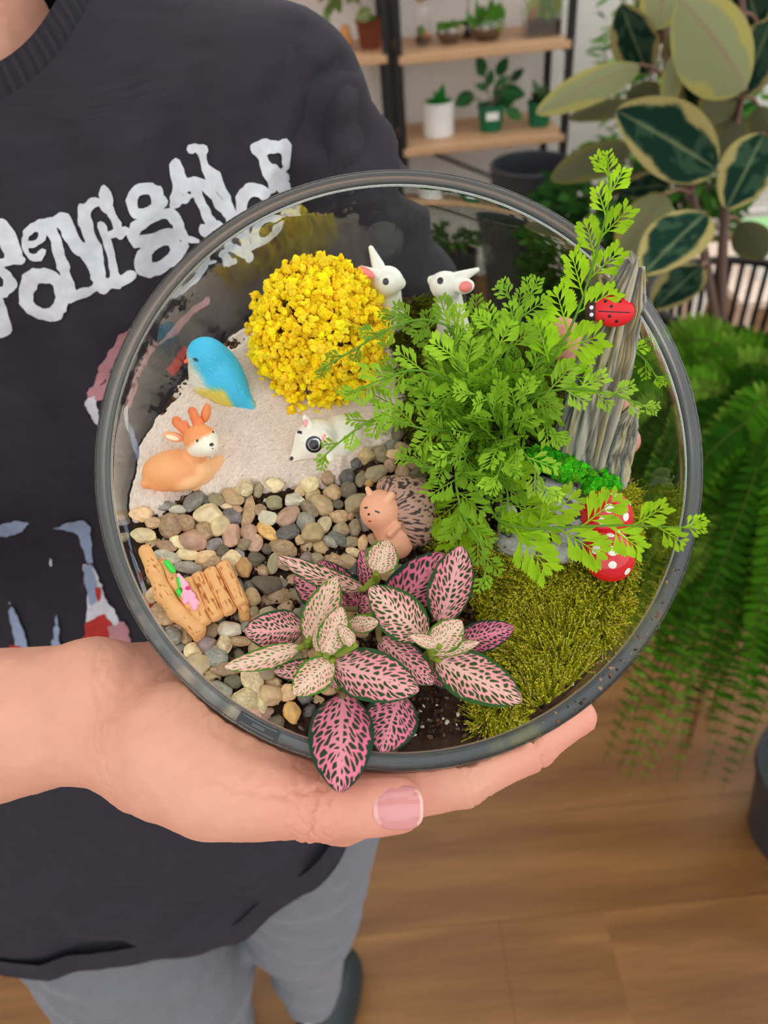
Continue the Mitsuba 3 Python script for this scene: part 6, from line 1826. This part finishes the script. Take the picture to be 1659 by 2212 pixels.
for i in range(3):
    a = i * 2.094 + 0.4; x, y = math.cos(a) * 0.12, math.sin(a) * 0.12
    put(kb2 + '__leg', tube(np.array([bc + [x, y, -0.305], [bc[0] + x * 1.3, bc[1] + y * 1.3, 0.004]]), 0.011, 10), 'black_metal')

# ---- pale side table with a white box behind the rubber plant
tc = C(1640, 585, 1.95)
k = thing('side_table', 'pale pinkish wooden side table behind the rubber plant', 'table')
put(k + '__top', bevel_box(tc + [-0.11, -0.16, -0.02], tc + [0.45, 0.20, 0.0]), 'vc_satin', (232, 208, 190), smooth=False)
for x, y in ((-0.09, -0.14), (0.43, -0.14), (-0.09, 0.18), (0.43, 0.18)):
    put(k + '__leg', bevel_box([tc[0] + x - 0.014, tc[1] + y - 0.014, 0], [tc[0] + x + 0.014, tc[1] + y + 0.014, tc[2] - 0.02]), 'vc_satin', (226, 200, 180), smooth=False)
bx_ = C(1655, 560, 1.92); k = thing('carton', 'white carton with a green edge on the pale side table', 'box')
put(k + '__body', bevel_box([bx_[0] - 0.03, tc[1] - 0.06, tc[2]], [bx_[0] + 0.2, tc[1] + 0.10, tc[2] + 0.085]), 'vc_satin', (236, 240, 236), smooth=False)
put(k + '__lid', bevel_box([bx_[0] - 0.032, tc[1] - 0.062, tc[2] + 0.085], [bx_[0] + 0.202, tc[1] + 0.102, tc[2] + 0.097]), 'vc_satin', (150, 204, 140), smooth=False)

# ---- big hanging fern in front of the basket
kfn = thing('boston_fern', 'large green fern with long drooping fronds beside the bowl', 'fern')
rg = np.random.default_rng(21)
fc = C(1690, 880, 1.13); fc_z = fc[2]
LEAFLET = np.array([(0, -.16), (.35, -.2), (.75, -.13), (1, 0), (.75, .12), (.35, .18), (0, .16)])
FR = []
for i in range(185):
    a = rg.uniform(2.1, 5.3)
    rad = rg.uniform(0.05, 0.30); dep = rg.uniform(0.04, 0.74) ** .8 * (1 - 0.25 * rad / 0.3)
    s0 = fc + np.array([rg.normal(0, .03), rg.normal(0, .03), rg.uniform(-.02, .04)])
    o = np.array([math.cos(a), math.sin(a), 0])
    FR.append((catmull([s0, s0 + o * rad * .5 + [0, 0, rg.uniform(.01, .05)], s0 + o * rad + [0, 0, -dep * .35], s0 + o * rad * rg.uniform(1.1, 1.35) + [rg.normal(0, .03), rg.normal(0, .03), -dep]], 46), rg.uniform(.026, .042)))
for i, (P_, wl) in enumerate(FR):
    t = nrm(np.gradient(P_, axis=0)); ax0 = nrm(CAM - P_[23] + rg.normal(0, .2, 3))
    sd = nrm(np.cross(t, ax0)); up = np.cross(sd, t)
    V, F, Cc, at = [], [], [], 0
    v, f = tube(P_, np.linspace(.0016, .0006, 46), 4); V.append(v); F.append(f); at = len(v); Cc.append(np.broadcast_to([80, 96, 40], (len(v), 3)))
    base_c = np.array([(58, 104, 20), (44, 86, 18), (76, 122, 28), (34, 70, 16), (100, 136, 44)][rg.integers(5)], float)
    for j in range(4, 45):
        u = j / 45; l = wl * min(1, u * 3.2) * (1 - u) ** .35
        for s in (-1, 1):
            dirv = nrm(sd[j] * s + t[j] * .35 - up[j] * rg.uniform(0, .35)); wv = nrm(np.cross(dirv, up[j]))
            v = P_[j] + l * (LEAFLET[:, :1] * dirv + LEAFLET[:, 1:] * wv * 1.1)
            V.append(v); F.append(np.array([[0, k, k + 1] for k in range(1, 6)]) + at); at += 7
            Cc.append(np.broadcast_to(base_c * rg.uniform(.85, 1.2), (7, 3)))
    put(kfn + '__frond', (np.vstack(V), np.vstack(F)), 'vc_leaf', np.clip(np.vstack(Cc), 0, 240), smooth=False)
ft = fc_z - 0.02
v, f = lathe([(0.001, ft - 0.16), (0.08, ft - 0.16), (0.083, ft - 0.155), (0.105, ft - 0.01), (0.1, ft), (0.095, ft - 0.02), (0.001, ft - 0.03)], 48)
put(kfn + '__pot', (v + [fc[0], fc[1], 0], f), 'dark_plastic', smooth=40, label='dark pot on a thin legged stand')
for i in range(3):
    a = i * 2.094 + 0.2
    put(kfn + '__stand_leg', tube(np.array([[fc[0] + .04 * math.cos(a), fc[1] + .04 * math.sin(a), ft - 0.15], [fc[0] + .06 * math.cos(a), fc[1] + .06 * math.sin(a), 0.003]]), 0.006, 8), 'vc_satin', (118, 82, 48))
pc = at_z(1795, 1690, 0.18)
v, f = lathe([(0.001, 0.0), (0.09, 0.0), (0.094, 0.004), (0.118, 0.19), (0.124, 0.19), (0.124, 0.21), (0.112, 0.21), (0.108, 0.18), (0.001, 0.175)], 56)
put('floor_pot', (v + [pc[0], pc[1], 0], f), 'dark_plastic', smooth=40, label='dark round plant pot on the floor at the right edge', cat='pot')


# ---- more greenery along the back wall
def bushy(name, label, c, potc, h, spread, n, ll, lw, cols, seed):
    rg = np.random.default_rng(seed)
    k = thing(name, label, 'plant')
    pm = potmesh(np.array([c[0], c[1], 0]), 0.09, 0.12, 0.24); put(k + '__pot', pm, potc, smooth=40)
    L_, S_ = [], []
    for i in range(n):
        a, b = rg.uniform(0, 6.28), rg.random() ** .6
        p = np.array([c[0] + math.cos(a) * spread * b, c[1] + math.sin(a) * spread * b * .6, 0.25 + h * rg.uniform(0.15, 1)])
        t = p + nrm([math.cos(a), math.sin(a) * .6, rg.uniform(-.6, .6)]) * ll * rg.uniform(.6, 1.3)
        v, f, *_ = leaf(p, t, nrm([rg.uniform(-.4, .4), -.7, .6]), lw, 6, 5, droop=.06)
        L_.append((v, f, np.array(cols[rg.integers(len(cols))], float) * rg.uniform(.85, 1.15)))
        if i % 9 == 0:
            S_.append(tube(catmull([(c[0], c[1], .2), (c[0] + math.cos(a) * spread * b * .4, c[1], .25 + (p[2] - .25) * .5), p], 8), .003, 5))
    m = cat(L_); put(k + '__foliage', m[:2], 'vc_leaf', np.clip(m[2], 0, 240), kind='stuff')
    put(k + '__stems', cat(S_), 'vc_satin', (90, 80, 50), kind='stuff')


G1 = [(70, 130, 40), (96, 150, 60), (54, 104, 34), (130, 170, 90)]
bushy('feathery_pot_plant', 'tall airy light green plant against the white wall right of the rack', (1.13, 3.08), 'white_ceramic', 0.95, 0.20, 520, 0.07, 0.013, G1, 31)
bushy('leafy_pot_plant', 'bushy green plant in a white pot behind the rubber plant leaves', (1.16, 2.62), 'white_ceramic', 0.52, 0.16, 420, 0.07, 0.022, [(60, 112, 40), (44, 88, 34), (84, 130, 56)], 32)
bushy('leafy_pot_plant', 'dark leafy plant near the floor between the black planter and the rubber plant', (0.74, 2.36), 'dark_plastic', 0.40, 0.15, 380, 0.08, 0.026, [(40, 76, 30), (56, 96, 40), (30, 60, 26)], 33)
bushy('leafy_pot_plant', 'green plant at the far right behind the basket', (1.95, 2.75), 'terracotta', 0.75, 0.30, 420, 0.09, 0.028, [(50, 96, 36), (70, 116, 50), (36, 70, 30)], 34)
bushy('leafy_pot_plant', 'low green plant under the lower shelf of the rack', (0.42, 3.17), 'dark_plastic', 0.12, 0.16, 140, 0.05, 0.02, [(60, 100, 50), (84, 120, 60)], 35)
